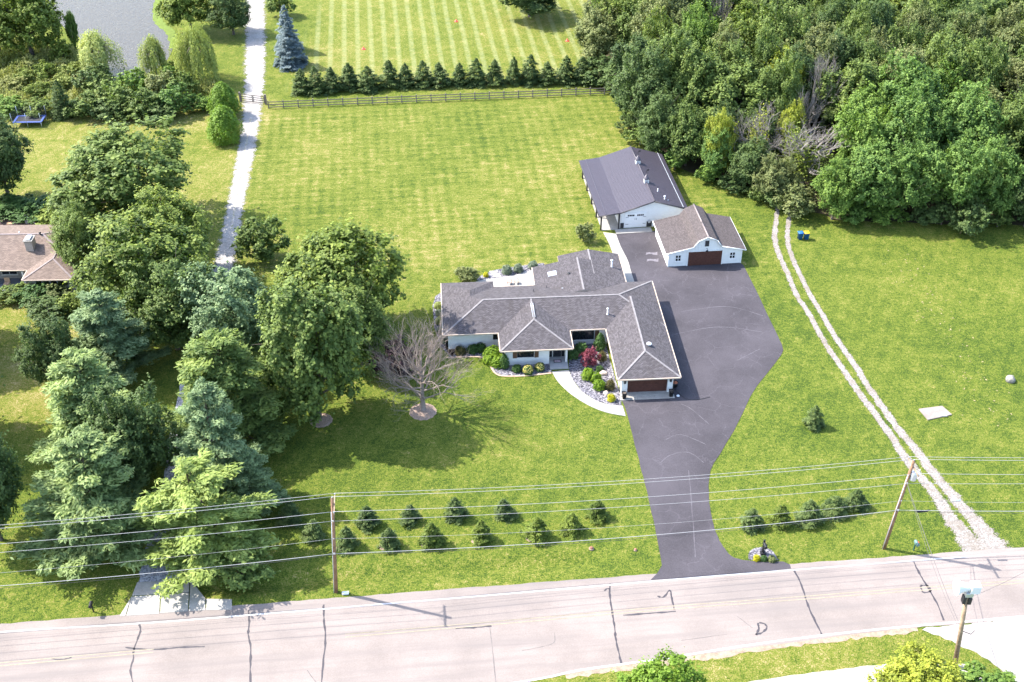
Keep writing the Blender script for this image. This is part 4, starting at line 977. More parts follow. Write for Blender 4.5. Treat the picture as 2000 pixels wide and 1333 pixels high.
def rock(px, r, label, mat=M_STONE, sd=1, sz=.7, name='boulder', cat='rock'):
    p = P(*px) if not hasattr(px, 'z') else px
    bm = bmesh.new(); bmesh.ops.create_icosphere(bm, subdivisions=2, radius=r); rr = random.Random(sd)
    ds = [Vector((rr.uniform(-1, 1), rr.uniform(-1, 1), rr.uniform(-.6, 1))).normalized() for _ in range(7)]
    for v in bm.verts:
        for d in ds:
            k = v.co.dot(d); lim = r*.72
            if k > lim: v.co -= d*(k-lim)*.85
        v.co *= rr.uniform(.96, 1.04); v.co.z *= sz
    o = bm_obj(name, bm, mat); o.location = (p.x, p.y, r*sz*.45); tag(o, label, cat); return o
rock((1972, 744), .65, 'grey weathered stump of stone alone in the right lawn', plain('grey_stump', (.20, .185, .16), .9, .3, 4), 3, .8)
rock((1178, 731), .48, 'larger pinkish boulder beside clipped bushes in the slate bed', M_STONE, 5)
rock((1184, 770), .36, 'tan boulder beside the yellow bush in the slate bed', M_STONE, 6)
rock((1192, 739), .2, 'small pale rock between garage wall and brown bush', M_CONC, 7)
rock((1074, 727), .18, 'small tan rock at the corner of the front walk', M_STONE, 8)
rock((1324, 775), .2, 'white rock in the slate bed by the garage corner', M_PVC, 9)
# concrete pad with hatch
b = [P(x, y) for x, y in ((1794, 801), (1840, 795), (1859, 812), (1812, 822))]
sl_b = thing('concrete_pad', 'pale concrete pad with a hatch set in the right lawn', 'concrete pad', (b[0]+b[1]+b[2]+b[3])/4)
loc = [v-sl_b.location for v in b]
o = poly_sheet('pad', loc, plain('pad_concrete', (.215, .18, .16), .9, .15, 1.2), .12, .2, parent=sl_b); bx('hatch', .35, 1.1, -.75, -.2, .121, .17, M_CONCG, sl_b, .01)
def cover(px, r, mat, label):
    p = P(*px); t = thing('utility_cover', label, 'cover', p)
    bm = bmesh.new(); lathe(bm, [(r, -.1), (r, .10), (r*.9, .12)], 16); bm_obj('ring', bm, M_MULCH, t)
    bm = bmesh.new(); lathe(bm, [(r*.72, .1), (r*.72, .2), (r*.3, .24)], 14); bm_obj('lid', bm, mat, t)
cover((1155, 1073), .24, plain('rust_brown', (.20, .09, .06), .8, .2), 'rust brown round cover in verge, nearer the spruces than the other')
cover((1241, 1076), .16, plain('brick_red', (.36, .13, .09), .8, .2), 'small brick red round cover in verge beside the asphalt driveway')
p = P(675, 1161); t = thing('ground_pedestal', 'small white ground box in grass beside the straight power pole', 'box', p, .1)
bx('body', -.3, .3, -.14, .14, 0, .16, M_PVC, t, .03); bx('lid', -.32, .32, -.16, .16, .161, .2, M_PVC, t, .015)
for px, w in (((710, 97), 'behind the spruces toward the gravel drive'), ((891, 43), 'in the middle of the striped field'), ((1108, 81), 'beside the thin tree at the field edge')):
    p = P(*px); t = thing('yard_marker', 'small red marker disc standing %s' % w, 'marker', p, 0, 'red markers in the field')
    bm = bmesh.new(); lathe(bm, [(.34, 0), (.34, .06), (.16, .12), (.10, .42), (.02, .45)], 12); bm_obj('cone', bm, M_RED, t); bx('base', -.36, .36, -.36, .36, -.02, .03, M_RED, t)
# planters and mat
hm = HOUSE; bpy.context.view_layer.update()
W_ = lambda x, y, z=0: hm.matrix_world @ Vector((x, y, z))
def planter(loc, label, sc=1.0, mat=None, plant=True):
    t = thing('planter', label, 'planter', loc, R(3.9))
    bm = bmesh.new(); lathe(bm, [(.24*sc, 0), (.34*sc, .8*sc), (.36*sc, .82*sc), (.30*sc, .82*sc), (.28*sc, .7*sc)], 4, Matrix.Rotation(R(45), 4, 'Z')); bm_obj('pot', bm, mat or M_BLACK, t)
    bm = bmesh.new(); lathe(bm, [(.3*sc, .70*sc), (.2*sc, .73*sc)], 8); bm_obj('soil', bm, M_BARK, t)
planter(W_(-6.15, -.1, .076), 'black square planter on the garage apron beside the slate bed'); planter(W_(-.85, -.05, .076), 'black square planter on the garage apron near terracotta pot')
t = thing('terracotta_pot', 'black pot filled with orange clay soil at the garage corner', 'pot', W_(-.12, 1.7, .02))
bm = bmesh.new(); lathe(bm, [(.28, 0), (.40, .5), (.44, .52), (.44, .6), (.36, .6), (.34, .5)], 16); bm_obj('pot', bm, M_BLACK, t); bm = bmesh.new(); lathe(bm, [(.345, .5), (.3, .56), (.1, .58)], 14); bm_obj('fill', bm, M_TERRA, t)
t = thing('door_mat', 'dark bordered patterned mat in front of the black front door', 'mat', W_(-12.9, 7.1, .203), R(3.9))
bx('border', -.45, .45, -.28, .28, 0, .02, M_BLACK, t); bx('field', -.36, .36, -.2, .2, .0201, .028, plain('mat_pattern', (.40, .30, .33), .9, .6, 9), t)
hp = smooth_line([W_(-.15, 1.2, .05), W_(.6, -.4, .05), W_(1.5, -.9, .05), W_(2.6, -.75, .05), W_(3.5, -.5, .05)], 6)
tag(tb('garden_hose', hp, .035, M_DARKTRIM, None, 5), 'dark garden hose trailing from garage corner onto the driveway', 'hose')
for k, px in enumerate(((995, 559), (1009, 558))):
    c_ = thing('patio_chair', 'round-backed pale %s chair on the white patio' % ('wicker' if k == 0 else 'cane'), 'chair', P(*px)+Vector((0, .35, .045)), R(3.9), 'chairs on the back patio')
    c_['label'] = 'pale round-backed chair on the white back patio'
    mch = plain('cane%d' % k, (.45, .25, .2), .8, .2, 5)
    bx('seat', -.3, .3, -.3, .3, .38, .46, mch, c_, .03)
    bm = bmesh.new(); tube(bm, [(.33*math.cos(a), -.28, .46+.5*math.sin(a)) for a in np.linspace(0, math.pi, 9)], .035, 5); bm_obj('backrest', bm, mch, c_)
    for x in (-.27, .23):
        for y in (-.27, .23): bx('leg', x, x+.04, y, y+.04, 0, .38, M_BLACK, c_)
def trampoline():
    p = P(60, 243); T = thing('trampoline', 'blue padded rectangular trampoline with safety net by the hedge', 'trampoline', p, R(2))
    hx, hy, z = 2.3, 1.35, .85
    bx('mat', -hx+.35, hx-.35, -hy+.35, hy-.35, z-.03, z, plain('trampoline_mat', (.05, .05, .055), .8, .2), T)
    for (x0, x1, y0, y1) in ((-hx, hx, -hy, -hy+.36), (-hx, hx, hy-.36, hy), (-hx, -hx+.36, -hy+.361, hy-.361), (hx-.36, hx, -hy+.361, hy-.361)): bx('pad', x0, x1, y0, y1, z-.05, z+.06, M_BLUEPAD, T, .02)
    for x in (-hx+.15, 0, hx-.15):
        for y in (-hy+.05, hy-.05):
            tb('leg', [(x, y, 0), (x, y, z)], .04, M_STEEL, T, 6); tb('net_pole', [(x*1.05, y*1.08, .3), (x*1.05, y*1.08, 2.5)], .03, M_STEEL, T, 5)
    mn, nt, b = newmat('safety_net'); b.inputs['Base Color'].default_value = (.02, .02, .022, 1); b.inputs['Alpha'].default_value = .35; b.inputs['Roughness'].default_value = .9
    for (a0, a1) in (((-hx, -hy), (hx, -hy)), ((hx, -hy), (hx, hy)), ((hx, hy), (-hx, hy)), ((-hx, hy), (-hx, -hy))):
        bm = bmesh.new(); q = [Vector((a0[0]*1.03, a0[1]*1.05, z)), Vector((a1[0]*1.03, a1[1]*1.05, z)), Vector((a1[0]*1.03, a1[1]*1.05, 2.4)), Vector((a0[0]*1.03, a0[1]*1.05, 2.4))]
        bm.faces.new([bm.verts.new(v) for v in q]); bm_obj('net', bm, mn, T)
trampoline()

# ------------------------------------------------------------------ vegetation
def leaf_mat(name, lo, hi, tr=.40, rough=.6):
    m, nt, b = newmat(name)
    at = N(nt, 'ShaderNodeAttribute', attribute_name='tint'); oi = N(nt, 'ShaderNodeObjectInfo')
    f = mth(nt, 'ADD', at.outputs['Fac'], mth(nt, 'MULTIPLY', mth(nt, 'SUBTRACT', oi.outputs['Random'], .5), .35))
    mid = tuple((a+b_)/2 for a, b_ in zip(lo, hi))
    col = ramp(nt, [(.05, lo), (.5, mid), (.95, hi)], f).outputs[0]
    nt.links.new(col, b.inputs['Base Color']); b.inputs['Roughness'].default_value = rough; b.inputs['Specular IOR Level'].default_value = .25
    t = N(nt, 'ShaderNodeBsdfTranslucent')
    hs = N(nt, 'ShaderNodeHueSaturation'); hs.inputs['Value'].default_value = 1.25; hs.inputs['Saturation'].default_value = 1.1; nt.links.new(col, hs.inputs['Color']); nt.links.new(hs.outputs[0], t.inputs[0])
    mx = N(nt, 'ShaderNodeMixShader'); mx.inputs[0].default_value = tr
    nt.links.new(b.outputs[0], mx.inputs[1]); nt.links.new(t.outputs[0], mx.inputs[2])
    nt.links.new(mx.outputs[0], nt.nodes['Material Output'].inputs[0])
    return m
LM = {k: leaf_mat('leaf_'+k, *v) for k, v in dict(
    maple=((.075, .118, .020), (.27, .325, .06)), oak=((.062, .105, .024), (.205, .265, .062)), dark=((.048, .085, .025), (.135, .19, .055)),
    fresh=((.075, .14, .025), (.23, .33, .06)), olive=((.088, .118, .034), (.25, .27, .10)), yellow=((.13, .175, .02), (.36, .38, .05)), locust=((.062, .125, .028), (.20, .30, .065)),
    pine=((.10, .155, .055), (.34, .42, .15)), pineblue=((.092, .150, .066), (.29, .375, .175)), pineyel=((.105, .16, .042), (.32, .39, .10)),
    spruce=((.042, .078, .026), (.165, .215, .06)), sprucey=((.055, .092, .016), (.20, .25, .04)), blue=((.10, .14, .145), (.27, .33, .34)),
    willow=((.14, .185, .035), (.32, .36, .10)), willowp=((.20, .24, .06), (.40, .44, .15)), arb=((.08, .15, .014), (.19, .29, .035)), reed=((.15, .18, .04), (.36, .36, .13)),
    lime=((.10, .18, .01), (.21, .30, .02)), gold=((.30, .30, .01), (.55, .50, .02)), red=((.15, .03, .042), (.36, .10, .125)), bronze=((.07, .065, .02), (.14, .12, .04)), green=((.04, .09, .02), (.09, .16, .04)),
    grey=((.11, .15, .09), (.24, .28, .19)), blossom=((.42, .36, .08), (.72, .62, .2)), purple=((.08, .06, .24), (.2, .16, .5)), orange=((.7, .35, .02), (.85, .6, .05)), plum=((.03, .02, .025), (.08, .045, .055))).items()}
def unit(v): return v/np.maximum(np.linalg.norm(v, axis=-1, keepdims=True), 1e-9)
def leaf_mesh(name, c, n, size, asp, tint, t=None):
    k = len(c); n = unit(n)
    if t is None: t = rng.normal(size=(k, 3))
    t = unit(t-n*np.sum(t*n, -1, keepdims=True)); b = np.cross(n, t)
    s = (size if hasattr(size, '__len__') else np.full(k, size))[:, None]
    a = asp
    V = np.stack([c+t*s*.5, c+b*s*a*.5+n*s*.08, c-t*s*.5, c-b*s*a*.5+n*s*.08], 1).reshape(-1, 3)
    me = bpy.data.meshes.new(name)
    me.vertices.add(4*k); me.vertices.foreach_set('co', V.astype(np.float32).ravel())
    me.loops.add(4*k); me.loops.foreach_set('vertex_index', np.arange(4*k, dtype=np.int32))
    me.polygons.add(k); me.polygons.foreach_set('loop_start', np.arange(0, 4*k, 4, dtype=np.int32)); me.polygons.foreach_set('loop_total', np.full(k, 4, dtype=np.int32))
    me.update(calc_edges=True)
    at = me.attributes.new('tint', 'FLOAT', 'POINT'); at.data.foreach_set('value', np.repeat(np.clip(tint, 0, 1), 4).astype(np.float32))
    me.materials.append(None)
    return me
def bm_mesh(name, bm):
    me = bpy.data.meshes.new(name); bm.to_mesh(me); bm.free(); return me
def sph(k): return unit(rng.normal(size=(k, 3)))

def decid(W, H, z0, nl=9, nb=130, leaves=22000, ls=.34, spray=.0, lob=.52, open_=.0):
    """broadleaf crown: lobes > boughs > leaves; returns crown mesh, trunk mesh"""
    rx, rz = W/2, (H-z0)/2; zc = z0+rz
    S = np.array([rx, rx, rz])
    k = np.arange(nl)+.5; ph = np.arccos(1-1.75*k/nl); th = np.pi*(1+5**.5)*k+rng.uniform(0, 6)
    d = np.stack([np.cos(th)*np.sin(ph), np.sin(th)*np.sin(ph), np.cos(ph)], -1)+rng.normal(size=(nl, 3))*.14
    lc = d*(rng.uniform(.40, .76, (nl, 1))); lr = rng.uniform(lob*.58, lob*1.18, nl)
    lc = np.vstack([lc, [[0, 0, -.05]]]); lr = np.append(lr, .62)
    pts, owner = [], []
    while sum(len(p) for p in pts) < nb:
        i = rng.integers(0, nl+1, 400); q = lc[i]+sph(400)*lr[i][:, None]*rng.uniform(.82, 1.0, (400, 1))
        dist = np.linalg.norm(q[:, None]-lc[None], axis=-1)/lr[None]
        ok = (dist.min(1) > .80) & (q[:, 2] > -.95+.1*rng.random(400))
        pts.append(q[ok]); owner.append(i[ok])
    bc = np.vstack(pts)[:nb]; ow = np.concatenate(owner)[:nb]
    nb = len(bc); br = rng.uniform(.085, .17, nb)
    out = unit(bc-lc[ow]*.75)
    ns = 9; sb = np.repeat(np.arange(nb), ns)
    sd = unit(sph(len(sb))*.8+out[sb]*.75+np.array([0, 0, .45])); sl_ = br[sb]*rng.uniform(.6, 1.6, len(sb))*np.where(rng.random(len(sb)) < .12, 1.7, 1.0)
    per = max(2, int(leaves*.86/len(sb))); si = np.repeat(np.arange(len(sb)), per); idx = sb[si]
    s = np.tile(np.linspace(.15, 1, per), len(sb))+rng.uniform(-.1, .1, len(si))
    c = bc[idx]+sd[si]*(sl_[si]*s)[:, None]+rng.normal(size=(len(si), 3))*(.034*(1.25-s))[:, None]
    n = sd[si]*.35+out[idx]*.35+np.array([0, 0, .6])+rng.normal(size=c.shape)*.38
    tip = (rng.random(len(sb)) < .42)[si]*np.clip(s-.35, 0, 1)**1.5
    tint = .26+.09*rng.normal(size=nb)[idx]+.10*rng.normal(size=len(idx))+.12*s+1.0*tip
    m = max(10, leaves-len(idx)); j = rng.integers(0, nl+1, m)
    c2 = lc[j]+sph(m)*lr[j][:, None]*rng.uniform(.35, .85, (m, 1)); n2 = sph(m)+np.array([0, 0, .4])
    c = np.vstack([c, c2]); n = np.vstack([n, n2]); tint = np.append(tint, .25+.12*rng.normal(size=m))
    c = c+.05*np.sin(c[:, [1, 2, 0]]*7.3+1)+.035*np.sin(c[:, [2, 0, 1]]*13.1+2)
    ok = c[:, 2] > -1.02
    c, n, tint = c[ok], n[ok], tint[ok]
    c = c*S+np.array([0, 0, zc])
    me = leaf_mesh('crown', c, n, ls*rng.uniform(.65, 1.3, len(c)), .68, tint)
    bm = bmesh.new(); r0 = H*.022
    fork = z0+rz*.35
    tube(bm, [(0, 0, -.2), (.03*W*.1, 0, fork*.5), (0, 0, fork), (0, 0, zc+rz*.3)], [r0*1.25, r0, r0*.8, r0*.25], 8)
    for i in range(nl):
        e = Vector(lc[i]*S*1.05+np.array([0, 0, zc])); s_ = Vector((0, 0, fork*(.75+.25*(i % 3)/2)))
        mid = s_.lerp(e, .5)+Vector((0, 0, -.06*H))
        tube(bm, [s_, mid, e], [r0*.5, r0*.33, r0*.1], 5)
        for _ in range(2):
            q = e+Vector(rng.normal(size=3)*rx*.25); tube(bm, [mid.lerp(e, .5), q], [r0*.2, r0*.06], 4, False)
    return me, bm_mesh('trunk', bm), W, H
def conifer(W, H, leaves, ls, whorl, per, droop, asp=.3, power=.85, rag=.12, z0=.03, tuft=.10):
    """spruce: whorls of drooping boughs with needle sprays"""
    C_, Nn, T, TT = [], [], [], []
    nbr = int(H/whorl)*per; k = max(6, int(leaves/nbr))
    zs = np.sort(rng.uniform(0, 1, nbr)**1.25)
    for i, u in enumerate(zs):
        L = W/2*((1-u)**power)*rng.uniform(1-rag*2, 1+rag)+.04*W*(1-u)+.02
        a = i*2.39996+rng.uniform(-.3, .3); h = z0*H+u*(H*(1-z0))*.97
        kk = max(5, int(k*(.35+1.3*(1-u))))
        s = rng.uniform(.25, 1.0, kk)**.6
        side = rng.normal(size=kk)*(.10+.24*(1-s))*L*.9
        da = np.array([math.cos(a), math.sin(a), 0]); ds = np.array([-da[1], da[0], 0])
        z = h-droop*L*(s**1.6)+droop*L*.42*np.maximum(0, s-.75)*3+rng.normal(size=kk)*tuft*.5
        C_.append(da*(s*L)[:, None]+ds*side[:, None]+np.stack([0*s, 0*s, z], -1))
        Nn.append(np.array([0, 0, 1.0])+da*.45+rng.normal(size=(kk, 3))*.38)
        T.append(da+ds*(np.sign(side)*.7)[:, None]+rng.normal(size=(kk, 3))*.3+np.array([0, 0, -.15]))
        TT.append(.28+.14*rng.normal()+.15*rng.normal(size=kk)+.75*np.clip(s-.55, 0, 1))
    c = np.vstack(C_); top = 14
    c = np.vstack([c, np.stack([rng.normal(size=top)*.03*W, rng.normal(size=top)*.03*W, H*rng.uniform(.9, 1.0, top)], -1)])
    n = np.vstack(Nn+[sph(top)]); t = np.vstack(T+[np.tile([0, 0, 1.], (top, 1))]); tint = np.append(np.concatenate(TT), np.full(top, .6))
    me = leaf_mesh('crown', c, n, ls*rng.uniform(.7, 1.3, len(c)), asp, tint, t)
    bm = bmesh.new(); tube(bm, [(0, 0, -.15), (0, 0, H*.5), (0, 0, H*.96)], [H*.017, H*.01, .012], 7)
    return me, bm_mesh('trunk', bm), W, H
def white_pine(W, H, leaves, z0, ls=.46, bare=.0, shape=.0):
    """layered boughs ending in upswept fluffy pads of needles"""
    C_, Nn, T, TT = [], [], [], []
    bm = bmesh.new(); r0 = H*.017
    lean = rng.normal(size=2)*.25
    tube(bm, [(0, 0, -.2), (lean[0], lean[1], H*.45), (lean[0]*1.5, lean[1]*1.5, H*.93)], [r0*1.2, r0*.8, r0*.15], 8)
    nwh = int((H-z0)/.95); pads = []
    for w in range(nwh):
        u = (w+.3)/nwh; zb = z0+(H-z0)*u*.97
        prof = (math.sin(math.pi*min(1, (.30+.70*(1-u)))**1.0*.62)**.8 if u < .96 else .2)*(1-u*.30)
        prof = (1-u)**.62*.95+.12
        for j in range(6 if u < .8 else 4):
            if rng.random() < .10+bare: continue
            a = rng.uniform(0, 2*math.pi); L = W/2*prof*rng.uniform(.62, 1.12)
            da = Vector((math.cos(a), math.sin(a), 0)); s = Vector((lean[0]*u*1.4, lean[1]*u*1.4, zb))
            e = s+da*L+Vector((0, 0, L*rng.uniform(.02, .3)))
            mid = s.lerp(e, .5)+Vector((0, 0, -.05*L)); tube(bm, [s, mid, e], [r0*.28, r0*.17, .02], 4, False)
            np_ = max(3, int(L*2.2))
            for q in np.linspace(.34, 1.0, np_):
                b_ = s.lerp(e, q); sd = Vector((-da.y, da.x, 0))
                for sg in (-1, 1):
                    off = sd*sg*rng.uniform(.1, 1)*(.30*L*(1.12-q)+.2)
                    pads.append((*(b_+off+Vector((0, 0, rng.uniform(-.15, .35)))), rng.uniform(.38, .66)*(1.0 if u < .85 else .7), a))
    for _ in range(6): pads.append((lean[0]*1.5+rng.normal()*.25, lean[1]*1.5+rng.normal()*.25, H*rng.uniform(.9, .98), .42, 0))
    pads = np.array(pads); k = max(8, int(leaves/len(pads))); idx = np.repeat(np.arange(len(pads)), k)
    d = sph(len(idx)); d[:, 2] = np.abs(d[:, 2])*.9-.18
    c = pads[idx, :3]+d*pads[idx, 3:4]*rng.uniform(.35, 1.05, (len(idx), 1))*np.array([1.1, 1.1, .75])
    rad = np.stack([np.cos(pads[idx, 4]), np.sin(pads[idx, 4]), np.full(len(idx), .55)], -1)
    t = d*.7+rad*.6+np.array([0, 0, .35])+rng.normal(size=d.shape)*.25
    n = d*.5+np.array([0, 0, .6])+rng.normal(size=d.shape)*.4
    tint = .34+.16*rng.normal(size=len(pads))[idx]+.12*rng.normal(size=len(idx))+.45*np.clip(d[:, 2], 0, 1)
    me = leaf_mesh('crown', c, n, ls*rng.uniform(.7, 1.25, len(c)), .34, tint, t)
    return me, bm_mesh('trunk', bm), W, H
def weeping(W, H, strands=420, per=46, ls=.32):
    rx = W/2; a = rng.uniform(0, 2*np.pi, strands); r = np.sqrt(rng.uniform(.02, 1, strands))
    lobes = .8+.2*np.sin(a*3+1)+.12*np.sin(a*7)
    top = H*(.98-.40*r**2)+rng.normal(size=strands)*.35; L = (H*.32+.42*H*r)*rng.uniform(.6, 1.1, strands)
    L = np.minimum(L, top-.25)
    idx = np.repeat(np.arange(strands), per); s = np.tile(np.linspace(0, 1, per), strands)
    rr = (r*rx*lobes)[idx]*(1+.10*np.sin(s*1.5))
    c = np.stack([rr*np.cos(a[idx]), rr*np.sin(a[idx]), top[idx]-L[idx]*s], -1)+rng.normal(size=(len(idx), 3))*np.array([.13, .13, .1])
    n = np.stack([np.cos(a[idx]), np.sin(a[idx]), np.full(len(idx), .5)], -1)+rng.normal(size=c.shape)*.45
    t = np.tile([0, 0, -1.], (len(idx), 1))+rng.normal(size=c.shape)*.35
    tint = .5+.17*rng.normal(size=strands)[idx]+.12*rng.normal(size=len(idx))
    me = leaf_mesh('crown', c, n, ls*rng.uniform(.7, 1.4, len(c)), .32, tint, t)
    bm = bmesh.new(); tube(bm, [(0, 0, -.2), (.1, 0, H*.3), (0, 0, H*.55)], [H*.035, H*.028, H*.015], 8)
    for k in range(9):
        an = k*.7; tube(bm, [(0, 0, H*.35), (rx*.4*math.cos(an), rx*.4*math.sin(an), H*.72), (rx*.8*math.cos(an), rx*.8*math.sin(an), H*.66)], [H*.014, H*.009, .03], 5, False)
    return me, bm_mesh('trunk', bm), W, H
def ovoid(W, H, leaves, ls=.28, up=.6, sharp=1.0, lump=.10, asp=.5):
    """dense egg or cone of upright sprays (arborvitae, clipped shrubs)"""
    u = rng.uniform(0, 1, leaves)**.9; a = rng.uniform(0, 2*np.pi, leaves)
    prof = np.where(u < .3, (.62+.38*np.sqrt(u/.3)), ((1-u)/.7)**(.55*sharp))
    wob = 1+lump*np.sin(a*5+u*9)+lump*.7*np.sin(a*9-u*17+2)
    r = W/2*prof*wob*rng.uniform(.62, 1.04, leaves)
    c = np.stack([r*np.cos(a), r*np.sin(a), H*(.02+.98*u)+rng.normal(size=leaves)*.03*H], -1)
    n = np.stack([np.cos(a), np.sin(a), .25+.9*u**2], -1)+rng.normal(size=c.shape)*.38
    t = np.stack([np.cos(a)*.4, np.sin(a)*.4, np.full(leaves, up)], -1)+rng.normal(size=c.shape)*.35
    tint = .5+.18*np.sin(a*5+u*9)*.6+.15*rng.normal(size=leaves)
    me = leaf_mesh('crown', c, n, ls*rng.uniform(.7, 1.3, leaves), asp, tint, t)
    bm = bmesh.new(); tube(bm, [(0, 0, -.1), (0, 0, H*.75)], [H*.02+.015, H*.008+.006], 6)
    return me, bm_mesh('trunk', bm), W, H
def mound(W, H, leaves, ls, asp=.6):
    d = sph(leaves); d[:, 2] = np.abs(d[:, 2])
    bumps = 1+.09*np.sin(d[:, 0]*7+1)*np.sin(d[:, 1]*6)+.06*np.sin(d[:, 2]*11+d[:, 0]*9)
    c = d*np.array([W/2, W/2, H*.62])*bumps[:, None]*rng.uniform(.6, 1.04, (leaves, 1))+np.array([0, 0, H*.36]); c[:, 2] = np.maximum(c[:, 2]-.28*H*(1-d[:, 2])**2, .02)
    n = d+np.array([0, 0, .35])+rng.normal(size=c.shape)*.4
    tint = .42+.2*np.sin(d[:, 0]*7+d[:, 1]*5)+.26*rng.normal(size=leaves)
    me = leaf_mesh('foliage', c, n, ls*rng.uniform(.7, 1.3, leaves), asp, tint)
    bm = bmesh.new()
    for k in range(5): tube(bm, [(0, 0, -.05), (.25*W*math.cos(k*1.26), .25*W*math.sin(k*1.26), H*.55)], [.025, .01], 4, False)
    return me, bm_mesh('stem', bm), W, H
def bare_tree(W, H, fork, mains, seed, depth=5, spread=.42, rad=.03, nthree=4):
    rr = random.Random(seed); bm = bmesh.new(); r0 = H*rad
    tips = []
    tube(bm, [(0, 0, -.2), (.05, 0, fork*.6), (0, 0, fork)], [r0*1.2, r0, r0*.92], 8)
    def grow(p, d, L, r, lev):
        q = p; pts = [p]; dd = d.copy()
        for _ in range(3):
            dd = (dd+Vector((rr.uniform(-1, 1), rr.uniform(-1, 1), rr.uniform(-.4, .75)))*.17).normalized(); q = q+dd*L/3; pts.append(q)
        tube(bm, pts, [r, r*.85, r*.7, r*.5], 5 if lev < 2 else 3, False)
        if lev >= depth: tips.append(q); return
        n = 3 if lev < nthree else 2
        for k in range(n):
            ax = Vector((rr.gauss(0, 1), rr.gauss(0, 1), rr.gauss(0, 1))).normalized()
            nd = (dd+ax*rr.uniform(.4, .8)+Vector((0, 0, .14))).normalized()
            s = pts[rr.choice([1, 2, 3])] if k else q
            grow(s, nd, L*rr.uniform(.6, .8), r*.55, lev+1)
    for k in range(mains):
        a = k*2.4+rr.uniform(-.3, .3); u = k/mains; sp_ = spread*(1.9-1.5*u)
        grow(Vector((0, 0, fork*.9+u*.42*(H-fork))), Vector((math.cos(a)*sp_, math.sin(a)*sp_, 1)).normalized(), (H-fork)*rr.uniform(.27, .35)*(1-.3*u), r0*.42, 1)
    tube(bm, [(0, 0, fork), (.1, .05, fork+.25*(H-fork)), (0, 0, fork+.5*(H-fork))], [r0*.9, r0*.65, r0*.3], 6, False)
    me = bm_mesh('branches', bm); co = np.zeros(len(me.vertices)*3, np.float32); me.vertices.foreach_get('co', co); co = co.reshape(-1, 3)
    k = co[:, 2] > fork
    ext = np.percentile(np.abs(co[k, :2]), 97); sx = W/2/ext; sz = (H-fork)/(co[:, 2].max()-fork)
    f = np.clip((co[:, 2]-fork*.6)/(fork*.6), 0, 1)
    co[:, 0] *= 1+(sx-1)*f; co[:, 1] *= 1+(sx-1)*f; co[k, 2] = fork+(co[k, 2]-fork)*sz
    me.vertices.foreach_set('co', co.ravel()); me.update()
    return me, W, H

PR = {}
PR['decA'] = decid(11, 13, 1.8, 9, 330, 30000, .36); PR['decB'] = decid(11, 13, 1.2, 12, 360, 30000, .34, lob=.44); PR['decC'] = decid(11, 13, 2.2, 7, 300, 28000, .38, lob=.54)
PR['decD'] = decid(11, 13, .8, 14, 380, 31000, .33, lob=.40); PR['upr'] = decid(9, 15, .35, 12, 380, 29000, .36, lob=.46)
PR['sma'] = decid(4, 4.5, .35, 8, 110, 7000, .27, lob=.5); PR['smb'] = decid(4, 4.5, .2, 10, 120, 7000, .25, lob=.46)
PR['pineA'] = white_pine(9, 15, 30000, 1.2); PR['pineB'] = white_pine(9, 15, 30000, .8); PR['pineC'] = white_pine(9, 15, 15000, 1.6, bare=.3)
PR['sprA'] = conifer(2.3, 3.6, 3900, .30, .18, 6, .08, power=.62, rag=.28); PR['sprB'] = conifer(2.3, 3.6, 3900, .29, .18, 6, .0, rag=.33, power=.66); PR['sprC'] = conifer(2.4, 3.6, 4200, .29, .17, 6, .10, rag=.28, power=.55)
PR['bigspr'] = conifer(5.4, 9, 12000, .42, .42, 8, .24, power=.68, rag=.2)
PR['cedar'] = conifer(5.2, 8, 12000, .34, .3, 7, .1, power=.6, rag=.2)
PR['willow'] = weeping(9, 9); PR['willowS'] = weeping(6, 7, 260, 34, .34)
PR['arb'] = ovoid(4.6, 6.8, 9000, .30, sharp=.8)
PR['mound'] = mound(1.5, 1.1, 1000, .19); PR['moundS'] = mound(1.5, 1.2, 600, .26); PR['col'] = ovoid(1.0, 1.9, 1100, .16)
CNT = {}
def plant(kind, pos, W, H, leaf, label, cat='tree', group=None, name='tree', bark=None, rz=None, parts=('crown', 'trunk')):
    cr, tk, pw, ph = PR[kind]
    o = thing(name, label, cat, (pos[0], pos[1], pos[2] if len(pos) > 2 else 0), rng.uniform(0, 6.28) if rz is None else rz, group)
    o.scale = (W/pw*rng.uniform(.93, 1.07), W/pw*rng.uniform(.93, 1.07), H/ph)
    if name == 'spruce_tree': o.rotation_euler.x, o.rotation_euler.y = rng.normal(size=2)*.035; o.scale.z *= rng.uniform(.86, 1.12); o.scale.x *= rng.uniform(.88, 1.1)
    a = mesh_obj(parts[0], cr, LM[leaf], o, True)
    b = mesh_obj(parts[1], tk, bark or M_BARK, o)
    return o
def tree_px(kind, cx, cy, wpx, H, leaf, label, name='maple_tree', cat='tree', group=None, hc=.55, **kw):
    p = P(cx, cy, H*hc)
    return plant(kind, (p.x, p.y, 0), wpx/pxm(p), H, leaf, label, cat, group, name, **kw)
def tree_bt(kind, bx_, by_, top, wpx, leaf, label, name, dx=0, **kw):
    """tree from the pixel of its foot and the pixel row of its top"""
    g = P(bx_, by_); h = .5
    while h < 40:
        d = g.y*CP-(h-CAMH)*SP
        if 667-FPX*(g.y*SP+(h-CAMH)*CP)/d <= top: break
        h += .1
    return plant(kind, (g.x, g.y, 0), wpx/pxm((g.x, g.y, h*.5)), h, leaf, label, 'tree', None, name, **kw)
